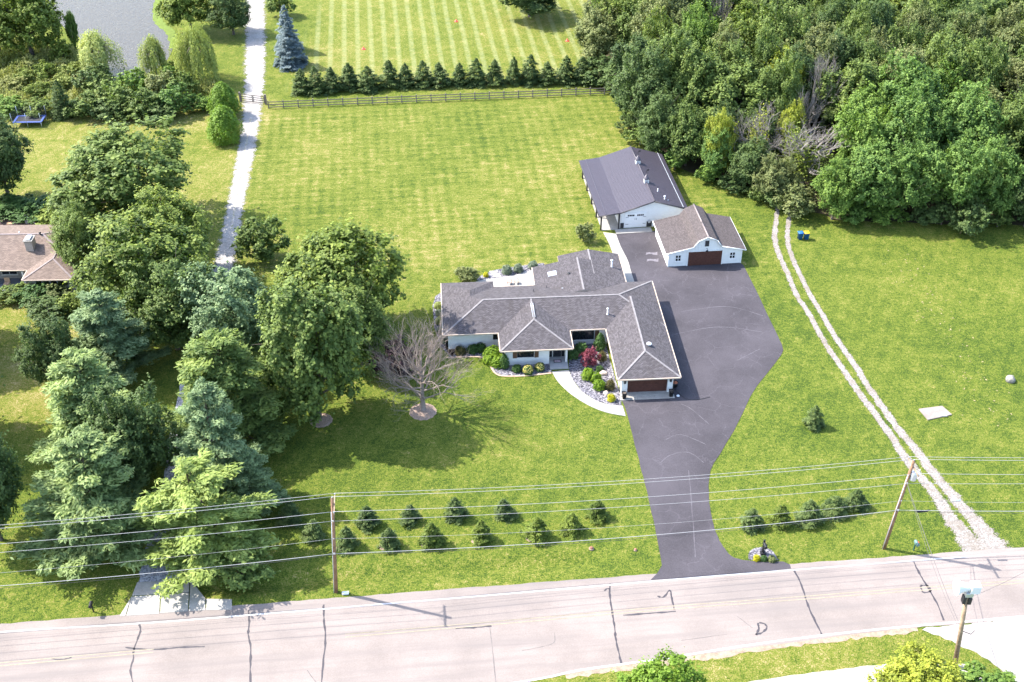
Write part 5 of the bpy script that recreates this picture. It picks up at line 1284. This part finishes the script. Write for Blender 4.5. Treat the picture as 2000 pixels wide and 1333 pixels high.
# --- the big trees on the left
T = tree_px; TB = tree_bt
T('decA', 235, 345, 262, 14, 'oak', 'huge spreading dark green maple behind the tan neighbour house')
T('decB', 285, 520, 262, 13, 'maple', 'broad maple with pale leaf tips touching the tan house roof')
T('decB', 330, 455, 170, 12, 'maple', 'maple filling the gap between huge maple and gravel drive')
T('decD', 330, 600, 170, 11, 'oak', 'shaded maple standing over the grey gravel drive')
TB('pineA', 235, 730, 560, 180, 'pineblue', 'bluish white pine below the tan house maple', 'white_pine')
T('decD', 108, 700, 118, 9.5, 'dark', 'dense dark oval tree alone beside the shaded neighbour lawn', 'oak_tree')
TB('pineB', 200, 900, 675, 235, 'pine', 'tall fluffy light green white pine beside the dark oval tree', 'white_pine')
TB('decD', 272, 965, 785, 170, 'dark', 'dark green oak squeezed between two light pines', 'oak_tree')
TB('pineA', 195, 1062, 862, 280, 'pine', 'large spreading white pine overhanging the road-side power lines', 'white_pine')
TB('decD', 2, 1055, 842, 165, 'dark', 'dark rounded tree at the lawn below the tan house', 'oak_tree')
TB('pineB', 452, 845, 640, 245, 'pineyel', 'yellowish green white pine beside the tall vase maple', 'white_pine')
TB('pineA', 432, 975, 760, 190, 'pineblue', 'blue green white pine across the drive from dark oak', 'white_pine')
TB('pineB', 500, 990, 880, 120, 'pineblue', 'low blue green pine at the shaded front lawn edge', 'white_pine')
TB('pineC', 428, 1078, 902, 270, 'pineyel', 'sparse broken white pine with bare trunk over the apron', 'white_pine', rz=.4)
T('smb', 466, 1108, 105, 3.2, 'pineyel', 'bright low bough clump beneath the sparse broken pine', 'young_tree', hc=.5)
T('smb', 378, 1090, 80, 3.0, 'pineyel', 'bright bushy sapling beside the concrete apron', 'young_tree', hc=.5)
T('decC', 455, 612, 165, 12, 'pineblue', 'pale bluish broad tree beside the end of white gravel', 'linden_tree')
TB('upr', 622, 818, 548, 190, 'oak', 'tall maple with upswept shoots and a mulch ring', 'maple_tree')
T('decA', 662, 545, 232, 14, 'maple', 'wide fresh green maple between the drive and the house')
T('decD', 700, 640, 130, 10, 'oak', 'shadowed maple behind the bare dead tree')
T('smb', 506, 470, 92, 6.0, 'oak', 'rounded bushy small tree beside the white gravel drive', 'young_tree', hc=.5)
T('arb', 437, 247, 70, 5.6, 'arb', 'bright green egg-shaped arborvitae nearer the house by the gate', 'arborvitae', hc=.45)
T('arb', 436, 196, 60, 5.4, 'arb', 'bright green egg-shaped arborvitae right behind its twin', 'arborvitae', hc=.5)
T('decB', -5, 310, 125, 12, 'dark', 'dark maple at the far corner of the neighbour lawn')
T('decA', -150, 585, 230, 14, 'oak', 'broad maple shading the neighbour front lawn farthest from the drive')
T('decD', -120, 760, 210, 13, 'dark', 'dark oak shading the neighbour lawn beside the dark rounded tree', 'oak_tree')
T('decD', 150, 470, 110, 9, 'oak', 'low maple leaning over the tan house back deck')
# mulch rings
for px, rr_, lb in (((627, 822), 1.25, 'a'), ((826, 805), 1.5, 'b')):
    bm = bmesh.new(); n = 26; p = P(*px)
    ring = [[bm.verts.new((p.x+math.cos(2*math.pi*k/n)*rr_*f*(1+.04*math.sin(k*2.3)), p.y+math.sin(2*math.pi*k/n)*rr_*f*(1+.05*math.sin(k*3.1)), z)) for k in range(n)] for f, z in ((1, .005), (.8, .09), (.25, .16))]
    for a, b in zip(ring, ring[1:]):
        for k in range(n): bm.faces.new((a[k], a[(k+1) % n], b[(k+1) % n], b[k]))
    bm.faces.new(ring[-1]); struct(bm_obj('mulch_ring', bm, M_MULCH))
# dead tree in front of the house
p = P(826, 803); me, w_, h_ = bare_tree(10.6, 12.4, 1.9, 20, 4, 6, 1.0, .022, 5)
dt = thing('dead_tree', 'large bare grey dead tree in a mulch ring before the house', 'tree', p)
mesh_obj('branches', me, M_DEADBARK, dt)
q = rng.normal(size=(420, 3))*np.array([.9, .7, .6])+np.array([3.0, -.8, 2.6])
lso = mesh_obj('leafy_shoots', leaf_mesh('leafy_shoots', q, sph(420), .16, .6, rng.uniform(.2, .9, 420)), LM['maple'], dt, True); lso['kind'] = 'stuff'
q = rng.normal(size=(900, 3))*np.array([.9, .9, 1.1])+np.array([-3.6, .8, 4.0])
pl = thing('plum_tree', 'small dark purple plum behind the dead tree boughs', 'tree', P(775, 745))
PR['plum'] = PR['sma']
pl2 = plant('sma', P(768, 740), 4.4, 5, 'plum', 'x', None); pl_children = list(pl2.children)
for ch in pl_children: ch.parent = pl
pl.scale = pl2.scale; bpy.data.objects.remove(pl2)
# --- pond side
T('decA', 45, 35, 150, 13, 'maple', 'tall bright tree at the pond edge above the reeds', 'cottonwood_tree')
T('decC', -15, 45, 100, 12, 'oak', 'dark tree behind the reed bed', 'oak_tree')
T('willowS', 190, 105, 95, 7.5, 'willowp', 'pale round willow standing before the pond', 'willow_tree', hc=.5)
T('sma', 190, 155, 70, 4.2, 'dark', 'dark bush under the pale round willow', 'bush', 'bush', hc=.5)
T('willowS', 300, 115, 62, 7.5, 'willowp', 'narrow pale willow between pond and the big weeping willow', 'willow_tree', hc=.5)
T('willow', 383, 108, 100, 10, 'willow', 'big weeping willow with long hanging fronds', 'willow_tree', hc=.5)
T('decC', 365, 12, 110, 10, 'maple', 'green tree on the grassy pond bank', 'ash_tree', hc=.5)
T('decD', 451, 30, 78, 7.5, 'dark', 'round dark pear tree beside the white gravel drive', 'pear_tree', hc=.5)
T('sma', 545, 6, 45, 5, 'oak', 'small tree at the drive beyond blue spruces', 'young_tree', hc=.5)
T('bigspr', 559, 62, 54, 8.5, 'blue', 'taller silvery blue spruce standing behind the other', 'blue_spruce', hc=.42)
T('bigspr', 565, 92, 66, 8.2, 'blue', 'broad silvery blue spruce in front beside the gravel drive', 'blue_spruce', hc=.42)
T('cedar', 118, 196, 48, 6.5, 'dark', 'dark conical cedar beside the trampoline', 'cedar_tree', hc=.45)
T('upr', 140, 58, 24, 7, 'fresh', 'slim young poplar poking up at the pond', 'poplar_tree', hc=.5)
HL = 'hedgerow shrubs along the pond fence'
hed = [(15, 208, 66, 2.6, 'fresh'), (75, 210, 60, 2.6, 'oak'), (165, 205, 70, 3.6, 'oak'), (225, 195, 75, 4.6, 'oak'), (205, 214, 60, 3.2, 'dark'), (262, 165, 60, 4.8, 'fresh'), (285, 200, 75, 4.6, 'oak'), (337, 198, 66, 4.6, 'locust'),
       (352, 168, 60, 4.4, 'oak'), (310, 170, 60, 4.6, 'olive'), (310, 217, 60, 3.0, 'dark'), (395, 205, 45, 2.2, 'fresh'), (250, 217, 55, 2.8, 'oak'), (90, 140, 46, 3.4, 'maple'), (60, 128, 40, 3.4, 'reed'), (120, 100, 40, 4.0, 'maple'), (20, 165, 50, 2.4, 'reed'), (150, 140, 50, 3.0, 'willow'), (195, 168, 66, 3.6, 'oak'), (335, 145, 45, 3.6, 'fresh'), (75, 175, 45, 2.4, 'maple'), (50, 150, 40, 2.6, 'willow'), (120, 160, 42, 2.6, 'willow')]
for i, (x, y, w, h, lf) in enumerate(hed):
    T('sma' if i % 2 else 'smb', x, y, w, h, lf, {'oak': 'mid green leafy hedgerow shrub by the pond fence', 'dark': 'low dark green hedgerow shrub by the pond fence', 'fresh': 'fresh light green hedgerow shrub by the pond fence', 'locust': 'feathery blue green hedgerow shrub by the fence', 'olive': 'dull olive shrub among the pond reeds', 'maple': 'yellow green shrub rising from the pond reeds', 'reed': 'pale yellowish shrub among the pond reeds', 'willow': 'light willow shrub among the pond reeds'}[lf], 'shrub', 'shrub', HL, hc=.5)
def in_poly(x, y, poly):
    r = np.zeros(len(x), bool); n = len(poly)
    for i in range(n):
        x0, y0 = poly[i][0], poly[i][1]; x1, y1 = poly[(i+1) % n][0], poly[(i+1) % n][1]
        c = ((y0 > y) != (y1 > y)) & (x < (x1-x0)*(y-y0)/((y1-y0) or 1e-9)+x0); r ^= c
    return r
def tufts(name, poly_px, n, h, ls, leaf, label, cat):
    pp = [P(*q) for q in poly_px]
    x = rng.uniform(min(p.x for p in pp), max(p.x for p in pp), n*3); y = rng.uniform(min(p.y for p in pp), max(p.y for p in pp), n*3)
    k = in_poly(x, y, pp); x, y = x[k][:n], y[k][:n]; m = len(x)
    cl = .55+.45*np.sin(x*.9)*np.sin(y*.7+1)
    z = h*cl*rng.uniform(.15, 1.0, m)
    c = np.stack([x, y, z], -1); t = np.tile([0, 0, 1.], (m, 1))+rng.normal(size=(m, 3))*.3
    nn = rng.normal(size=(m, 3))+np.array([-.3, -.3, .5])
    me = leaf_mesh(name, c, nn, ls*rng.uniform(.6, 1.3, m), .3, .5+.2*np.sin(x*.5+y*.31)+.17*rng.normal(size=m), t)
    o = mesh_obj(name, me, LM[leaf], None, True); tag(o, label, cat, None, 'stuff'); return o
tufts('reeds', [(-150, 50), (60, 80), (140, 110), (190, 140), (232, 178), (330, 165), (432, 165), (430, 208), (330, 210), (140, 214), (-150, 214)], 34000, 2.3, .6, 'reed', 'tall yellow green reeds and weeds round the pond', 'reeds')
# --- far field and woods
T('decC', 1035, 2, 120, 8, 'dark', 'dark spreading tree in the striped far field', 'oak_tree', hc=.4)
T('decB', 1180, 72, 125, 11, 'olive', 'thin airy tree at the field corner by the fence end', 'locust_tree', hc=.5)
T('smb', 1180, 140, 90, 4.5, 'dark', 'dark thicket shrub at the end of spruce row', 'shrub', 'shrub', hc=.5)
T('smb', 1215, 150, 80, 5, 'dark', 'dark thicket shrub under the thin airy tree', 'shrub', 'shrub', hc=.5)
ORD = 'first second third fourth fifth sixth seventh eighth ninth tenth eleventh twelfth thirteenth fourteenth fifteenth sixteenth seventeenth'.split()
row = [(590, 182, 30), (617, 182, 28), (650, 178, 33), (684, 175, 32), (720, 176, 35), (761, 170, 36), (793, 170, 28), (826, 168, 30), (862, 168, 33), (897, 167, 27), (931, 166, 30), (967, 165, 29), (1003, 163, 27), (1035, 163, 30), (1071, 163, 31), (1105, 162, 31), (1140, 162, 34)]
RW = [0, 0, 0, .2, 0, .3, .1, 0, .5, -.6, .2, .2, .9, .6, .2, .4, .1]
for i, (x, y, w) in enumerate(row):
    p = P(x, y); plant(('sprA', 'sprC', 'sprB')[i % 3], p, w*1.42/pxm(p), 4.3+RW[i]*.8+.3*math.sin(i*2.1), 'spruce', ORD[i]+' spruce from the gravel drive in the row behind the fence', 'tree', 'spruce row behind the fence', 'spruce_tree')
fl = [(677, 1068, 38, 'spruce'), (760, 1066, 38, 'spruce'), (843, 1062, 40, 'sprucey'), (941, 1055, 36, 'sprucey'), (1047, 1050, 44, 'sprucey'), (1116, 1038, 38, 'sprucey'), (719, 1027, 42, 'spruce'), (801, 1018, 36, 'spruce'), (892, 1012, 36, 'spruce'), (985, 1008, 36, 'spruce'), (1166, 1010, 40, 'sprucey'), (612, 1050, 38, 'spruce'), (567, 1020, 40, 'spruce')]
for i, (x, y, w, lf) in enumerate(fl):
    p = P(x, y); plant(('sprA', 'sprB', 'sprC')[i % 3], p, w*1.14/pxm(p), 2.55+.25*math.sin(i*1.7), lf, ('%s young spruce from the straight pole in the row nearest the road' % ORD[i]) if i < 6 else ('%s young spruce from the straight pole in the row nearest the house' % ORD[i-6]) if i < 11 else ('shaded young spruce between the straight pole and sparse pine' if i == 11 else 'shaded young spruce hidden behind the low blue green pine'), 'tree', 'young spruces on the front lawn', 'spruce_tree')
    if i in (0, 1, 2, 3, 4): tag(struct(poly_sheet('bare_soil', [p+Vector((-.3+.75*math.cos(a), -.25+.4*math.sin(a), 0)) for a in np.linspace(0, 5.8, 12)], M_MULCH, .008, jag=.08, step=.3)), None)
for i, (x, y, w, lf) in enumerate([(1467, 1028, 46, 'spruce'), (1521, 1024, 44, 'sprucey'), (1579, 1018, 48, 'spruce'), (1629, 1002, 44, 'spruce'), (1670, 990, 42, 'spruce')]):
    p = P(x, y); plant(('sprC', 'sprA', 'sprC')[i % 3], p, w*1.06/pxm(p), 2.6, lf, '%s spruce from the driveway in the curved group of five' % ORD[i], 'tree', 'spruces right of the driveway', 'spruce_tree')
p = P(1588, 832); plant('sprC', p, 2.1, 3.1, 'spruce', 'single young spruce alone between the driveway and gravel track', 'tree', None, 'spruce_tree')
# woods
wp = [(19, 168), (21.5, 160), (27, 154.5), (33, 149.5), (37, 145.5), (41.5, 143.5), (44, 141.5), (52, 141), (62, 140), (74, 140), (90, 141), (112, 141), (112, 236), (14, 236), (15.5, 200), (18, 182)]
struct(poly_sheet('forest_floor', [Vector((x+.8, y+1.0, 0)) for x, y in wp], plain('leaf_litter', (.055, .045, .022), .95, .4, .8), .006, jag=.4, step=1.5))
WL = {'oak': 'mid green broadleaf tree in the dense woods behind barns', 'dark': 'dark green broadleaf tree in the dense woods behind barns', 'fresh': 'bright green broadleaf tree in the dense woods behind barns', 'olive': 'dull olive broadleaf tree in the dense woods behind barns', 'maple': 'yellowish green maple in the dense woods behind barns', 'locust': 'feathery blue green locust in the dense woods behind barns', 'pine': 'pale needled pine in the dense woods behind barns'}
placed = []
def wood_tree(x, y, lf, kind, W, H, lb=None):
    placed.append((x, y, W)); plant(kind, (x, y, 0), W, H, lf, lb or WL[lf], 'tree', 'woods behind the barns', 'woodland_tree')
edge = [(20.8, 169, 'dark', 'decD', 9, 13), (22.5, 162, 'dark', 'decD', 8, 9), (26, 158.5, 'oak', 'decA', 7, 9.5), (30, 155, 'locust', 'decD', 6.5, 8), (34, 151, 'dark', 'decB', 6.5, 7.5), (37, 147.5, 'olive', 'decD', 6, 6.5), (39.5, 143.8, 'olive', 'smb', 5.4, 4.6),
        (44.5, 142.5, 'fresh', 'decB', 6.5, 8.5), (49, 143.5, 'locust', 'decA', 8.5, 11), (54, 143, 'locust', 'decD', 8, 10), (60, 142.5, 'locust', 'decC', 8.5, 11.5), (66, 143.5, 'locust', 'decB', 8, 11), (72, 142, 'dark', 'decD', 8, 9.5), (78, 143, 'dark', 'decB', 9, 12), (86, 144, 'dark', 'decA', 9, 12),
        (62, 138.6, 'dark', 'smb', 5, 5.2), (70.5, 140.5, 'dark', 'sma', 4.6, 4.6), (56.5, 151, 'locust', 'decB', 10.5, 14.5), (64, 152, 'locust', 'decA', 10, 15), (50, 151, 'fresh', 'decC', 8, 12), (72, 152, 'oak', 'decD', 9, 14), (58, 160, 'locust', 'decA', 10, 16),
        (35.5, 153, 'dark', 'sma', 4, 5), (31.5, 158.5, 'dark', 'decB', 6, 9), (36.2, 158, 'dark', 'decD', 6, 8), (46, 147.5, 'dark', 'smb', 5, 5), (24.5, 172, 'oak', 'decB', 9, 15), (20, 178, 'dark', 'upr', 8, 13)]
EL = ['dark full tree at the woods corner nearest the fence end', 'low dark tree below the woods corner tree', 'mid green tree on the woods edge behind the metal building', 'feathery tree on the edge behind the metal building', 'dark tree on the woods edge past the metal building roof', 'olive tree overhanging the edge above the gambrel garage',
      'olive sapling arching over the gravel track mouth', 'fresh green tree beside the gravel track mouth by the bins', 'feathery locust on the woods edge just behind the bins', 'second feathery locust along the lawn edge from the bins', 'third feathery locust along the lawn edge from the bins', 'fourth feathery locust along the lawn edge from the bins',
      'dark low tree beyond the edge locusts', 'large dark tree beyond the edge locusts', 'farthest dark tree along the right lawn edge', 'dark rounded bush standing out from the right woods edge', 'small dark bush by the farther right woods edge', 'big feathery locust crown above the bins', 'tallest feathery locust crown behind the edge locusts', 'fresh green crown above the gravel track mouth', 'mid green crown behind the fourth locust', 'high feathery locust crown deep behind the bins',
      'small dark tree at the foot of the vine-draped dead tree', 'dark tree hiding the foot of the edge feathery tree', 'dark tree behind the vine-draped dead tree', 'dark bush filling the gap under the sprawling dead tree', 'tall mid green tree behind the woods corner tree', 'slim dark tree beside the fence end']
for e, lb in zip(edge, EL): wood_tree(*e, lb)
sk = [(19.5, 164.5), (20.8, 158.8), (24, 156.4), (28.5, 152.6), (31.5, 150), (35, 147), (36.8, 145), (46.8, 140.9), (51.5, 141), (56.5, 140.4), (66.5, 139.6), (75.5, 140), (82, 140.6), (48.8, 142), (59, 140.2), (19, 174), (18.2, 170)]
for i, (x, y) in enumerate(sk):
    plant('smb' if i % 2 else 'sma', (x+.3, y+.9, 0), rng.uniform(3.2, 4.6), rng.uniform(2.2, 3.6), ('oak', 'dark', 'locust', 'fresh', 'dark')[i % 5], ('mid green', 'dark', 'feathery', 'fresh green', 'dark')[i % 5]+' underbrush shrub skirting the woods edge by the lawn', 'shrub', 'underbrush along the woods edge', 'shrub')
deadspots = []
for cx, cy, wpx, h in ((1606, 165, 75, 15), (1488, 255, 125, 11), (1578, 285, 170, 10.5), (1572, 215, 70, 12), (1408, 12, 45, 16)):
    p = P(cx, cy, h*.65); deadspots.append((p.x, p.y, wpx/pxm(p), h))
for i, (x, y, w, h) in enumerate(deadspots):
    placed.append((x, y, w*.6)); placed.append((x, y-5, w*.5+3))
tries = 0
while tries < 6000:
    tries += 1
    x, y = rng.uniform(14, 110), rng.uniform(141, 234)
    if not in_poly(np.array([x-1.5]), np.array([y-2.5]), wp)[0]: continue
    W = rng.uniform(6.8, 10.5)
    if x > .52*y+8: continue
    if any((x-a)**2+(y-b)**2 < (.315*(W+c))**2 for a, b, c in placed): continue
    nz = math.sin(x*.11+1.3)*math.sin(y*.09)+rng.normal()*.55
    lf = ('oak' if nz < -.5 else 'dark' if nz < -.2 else 'olive' if nz < .2 else 'oak' if nz < .55 else 'maple' if nz < .95 else 'fresh')
    if x > 60 and y > 195 and rng.random() < .4: lf = 'pine'
    kind = 'pineA' if lf == 'pine' else ('decA', 'decB', 'decC', 'decD', 'upr')[int(rng.integers(0, 5))]
    wood_tree(x, y, lf, kind, W, rng.uniform(12.5, 16)*(1.0 if y > 160 else .85))
for i, px in enumerate(((1526, 175), (1545, 235), (1410, 250))):
    p = P(px[0], px[1], 8); plant('decB', (p.x, p.y, 0), (7, 5, 5)[i], (13, 10, 10)[i], 'yellow', ('glowing yellow green tree crown amid the dark woods', 'small yellow green crown beside the bare dead limbs', 'yellow green crown behind the vine covered dead tree')[i], 'tree', None, 'woodland_tree')
dm_ = [bare_tree(8, 12, 4, 13, 21, 5, .75, .024), bare_tree(8, 12, 3, 16, 33, 5, 1.1, .024)]
DL = ['tallest pale bare dead tree rising from the woods', 'vine-draped bare dead tree above the white metal building', 'sprawling bare dead tree above the end of gravel track', 'thin bare dead tree behind the tallest dead one', 'bare dead tree top far back in the woods']
for i, (x, y, w, h) in enumerate(deadspots):
    o = thing('dead_tree', DL[i], 'tree', (x, y, 0), i*1.3); o.scale = (w/8, w/8, h/12); mesh_obj('branches', dm_[i % 2][0], M_GREYBARK, o)
    if i in (1, 2):
        q = np.vstack([rng.normal(size=(700, 3))*np.array([.5, .5, 2.0])+np.array([(j-1)*1.3, (j % 2)*.8, 4.5+j]) for j in range(3)])
        mesh_obj('vines', leaf_mesh('vines', q, sph(len(q))+np.array([0, 0, .4]), .28, .7, rng.uniform(.1, 1, len(q))), LM['yellow' if i == 1 else 'maple'], o, True)
# chips of dry debris strewn along the right lawn
k = 150; t_ = rng.uniform(0, 1, k); lx = np.interp(t_, [0, .3, .6, 1], [1745, 1815, 1870, 1960])+rng.normal(size=k)*22; ly = np.interp(t_, [0, .3, .6, 1], [490, 580, 690, 830])+rng.normal(size=k)*14
q = np.array([tuple(P(a, b)) for a, b in zip(lx, ly)]); q[:, 2] = .05
o = mesh_obj('wood_chips', leaf_mesh('wood_chips', q, rng.normal(size=(k, 3))*.25+np.array([0, 0, 1]), rng.uniform(.08, .32, k), .5, rng.uniform(0, 1, k)), plain('dry_chips', (.30, .24, .13), .95, .25, 4), None, True)
tag(o, 'tan chips of dry debris strewn in the right lawn', 'chips', None, 'stuff')
# neighbour shrubs
for (x, y, w, h, lf, lb) in ((75, 575, 80, 2.4, 'green', 'green rhododendron under the tan house wing windows'), (110, 570, 60, 2.2, 'olive', 'yellowish shrub beside the tan house downspout'), (95, 600, 85, 2.2, 'dark', 'low dark spreading shrub in front of the tan house shrubs'), (20, 575, 60, 1.8, 'oak', 'dull shrub in front of the grey porch'), (150, 590, 60, 3, 'maple', 'yellow green shrub between tan house and white pine'),
                         (60, 408, 100, 2.2, 'green', 'leafy vine mound outside the dark deck rail'), (20, 402, 80, 2.0, 'green', 'leafy hedge mound outside the far deck rail'), (95, 425, 60, 2.2, 'maple', 'bushy shrub at the deck corner under maples')):
    T('smb', x, y, w, h, lf, lb, 'shrub', 'shrub', hc=.5)
# house shrubs
def shrub(px, wpx, H, leaf, label, kind='mound', name='shrub', blossom=None):
    p = P(px[0], px[1], H*.5); o = plant(kind, (p.x, p.y, .02), wpx/pxm(p), H, leaf, label, 'shrub', None, name, parts=('foliage', 'stem'))
    if blossom:
        k = 160; d = sph(k); d[:, 2] = np.abs(d[:, 2]); pw, ph = PR[kind][2:]
        mesh_obj('blossoms', leaf_mesh('blossoms', d*np.array([pw*.5, pw*.5, ph*.62])+np.array([0, 0, ph*.38]), d, .17, .9, rng.uniform(0, 1, k)), LM[blossom], o, True)
    return o
shrub((899, 685), 24, 1.0, 'bronze', 'bronze bare-ish shrub at the far end of front bed'); shrub((923, 682), 24, .9, 'green', 'dark green low shrub next to the bronze shrub'); shrub((939, 679), 22, 1.0, 'green', 'dark green shrub touching the big lime shrub')
shrub((962, 690), 38, 1.5, 'lime', 'largest lime green rounded shrub by the entry wall'); shrub((972, 705), 32, 1.2, 'lime', 'lime green shrub in front of the largest lime one'); shrub((957, 700), 30, 1.2, 'lime', 'lime green shrub bulging over the brick edging')
shrub((985, 706), 20, 2.0, 'green', 'upright dark green shrub at the entry wall corner', 'col'); shrub((1009, 720), 20, .85, 'green', 'plain green shrub under the shuttered window')
shrub((1031, 722), 23, .95, 'green', 'yellow flowering hydrangea in middle under the shuttered window', blossom='blossom'); shrub((1054, 717), 20, .95, 'green', 'yellow flowering hydrangea nearest the front walk', blossom='blossom')
shrub((1119, 692), 24, 1.0, 'green', 'leafy green hosta beside the porch pillar', 'moundS'); shrub((1136, 680), 27, 1.1, 'green', 'broad green hosta below the big picture window', 'moundS')
T('smb', 1152, 698, 34, 2.3, 'red', 'red leaved japanese maple in the slate bed', 'japanese_maple', hc=.55)
shrub((1172, 668), 24, 2.3, 'green', 'tall green rounded shrub beside picture window shutter', 'col'); shrub((1176, 696), 19, 1.1, 'bronze', 'bronze globe shrub behind the red maple'); shrub((1171, 721), 15, .8, 'green', 'small green globe shrub beside the pink boulder')
shrub((1149, 731), 27, 1.3, 'lime', 'lime globe shrub nearest the front walk'); shrub((1165, 738), 25, 1.2, 'lime', 'lime globe shrub in the middle of the three'); shrub((1171, 752), 24, 1.2, 'lime', 'lime globe shrub touching the brown globe'); shrub((1192, 752), 21, 1.2, 'bronze', 'brown globe shrub against the garage wall'); shrub((1194, 777), 18, .8, 'gold', 'golden yellow globe shrub near the garage apron')
for (x, y, w, lf, lb) in ((856, 597, 18, 'willowp', 'pale yellow shrub nearest the back at house side'), (857, 611, 14, 'grey', 'small grey shrub between two pale yellow ones'), (858, 627, 18, 'willowp', 'pale yellow shrub in the middle of house side bed'), (861, 645, 18, 'grey', 'grey green shrub near the front house corner'), (866, 662, 20, 'grey', 'grey green shrub by the dead tree boughs')): shrub((x, y), w, .8, lf, lb)
shrub((990, 527), 21, 1.1, 'grey', 'grey green globe shrub behind the patio stepping stones'); shrub((1012, 524), 20, 1.1, 'grey', 'grey green globe shrub in the middle behind the patio'); shrub((1041, 518), 21, .9, 'grey', 'grey green shrub touching the back wing roof'); shrub((949, 537), 12, .6, 'gold', 'tiny golden shrub beside the stepping stones')
shrub((1478, 1090), 14, .6, 'gold', 'golden dwarf shrub at the mailbox island'); shrub((1492, 1091), 14, .5, 'green', 'green dwarf shrub in front of the tall black mailbox'); shrub((1508, 1092), 16, .5, 'olive' if 'olive' in LM else 'green', 'olive dwarf shrub at the mailbox island')
T('smb', 912, 537, 42, 1.8, 'olive', 'wispy half-bare shrub at the back bed corner', 'shrub', 'shrub', hc=.4); T('sma', 1140, 452, 40, 2.6, 'olive', 'thin young tree in lawn beside the back walk', 'young_tree', hc=.6)
# roadside planting at the bottom edge
T('decB', 1296, 1348, 185, 7.5, 'arb', 'bright green leafy tree crown on the near verge', 'young_tree', hc=.8)
T('decB', 1800, 1330, 180, 5.5, 'yellow', 'yellow leaved tree beside the siren pole', 'young_tree', hc=.75)
T('smb', 1920, 1345, 130, 3.5, 'fresh', 'green shrub at the corner of the gravel lot', 'shrub', 'shrub', hc=.6)
T('smb', 1835, 1325, 90, 4.5, 'fresh', 'green shrub under the yellow leaved tree', 'shrub', 'shrub', hc=.6)
fb = thing('flower_clump', 'clump of blue and yellow flowers beside the near road edge', 'flowers', P(1036, 1345, .0))
PRm = PR['moundS']
for (dx, sc, lf, nm) in ((-.15, .42, 'purple', 'blue_blossoms'), (.55, .45, 'orange', 'yellow_blossoms'), (.15, .5, 'green', 'leaves')):
    o = mesh_obj(nm, PRm[0], LM[lf], fb, True); o.scale = (sc, sc, sc*(1.5 if nm == 'blue_blossoms' else .75)); o.location = (dx, 0, .0)
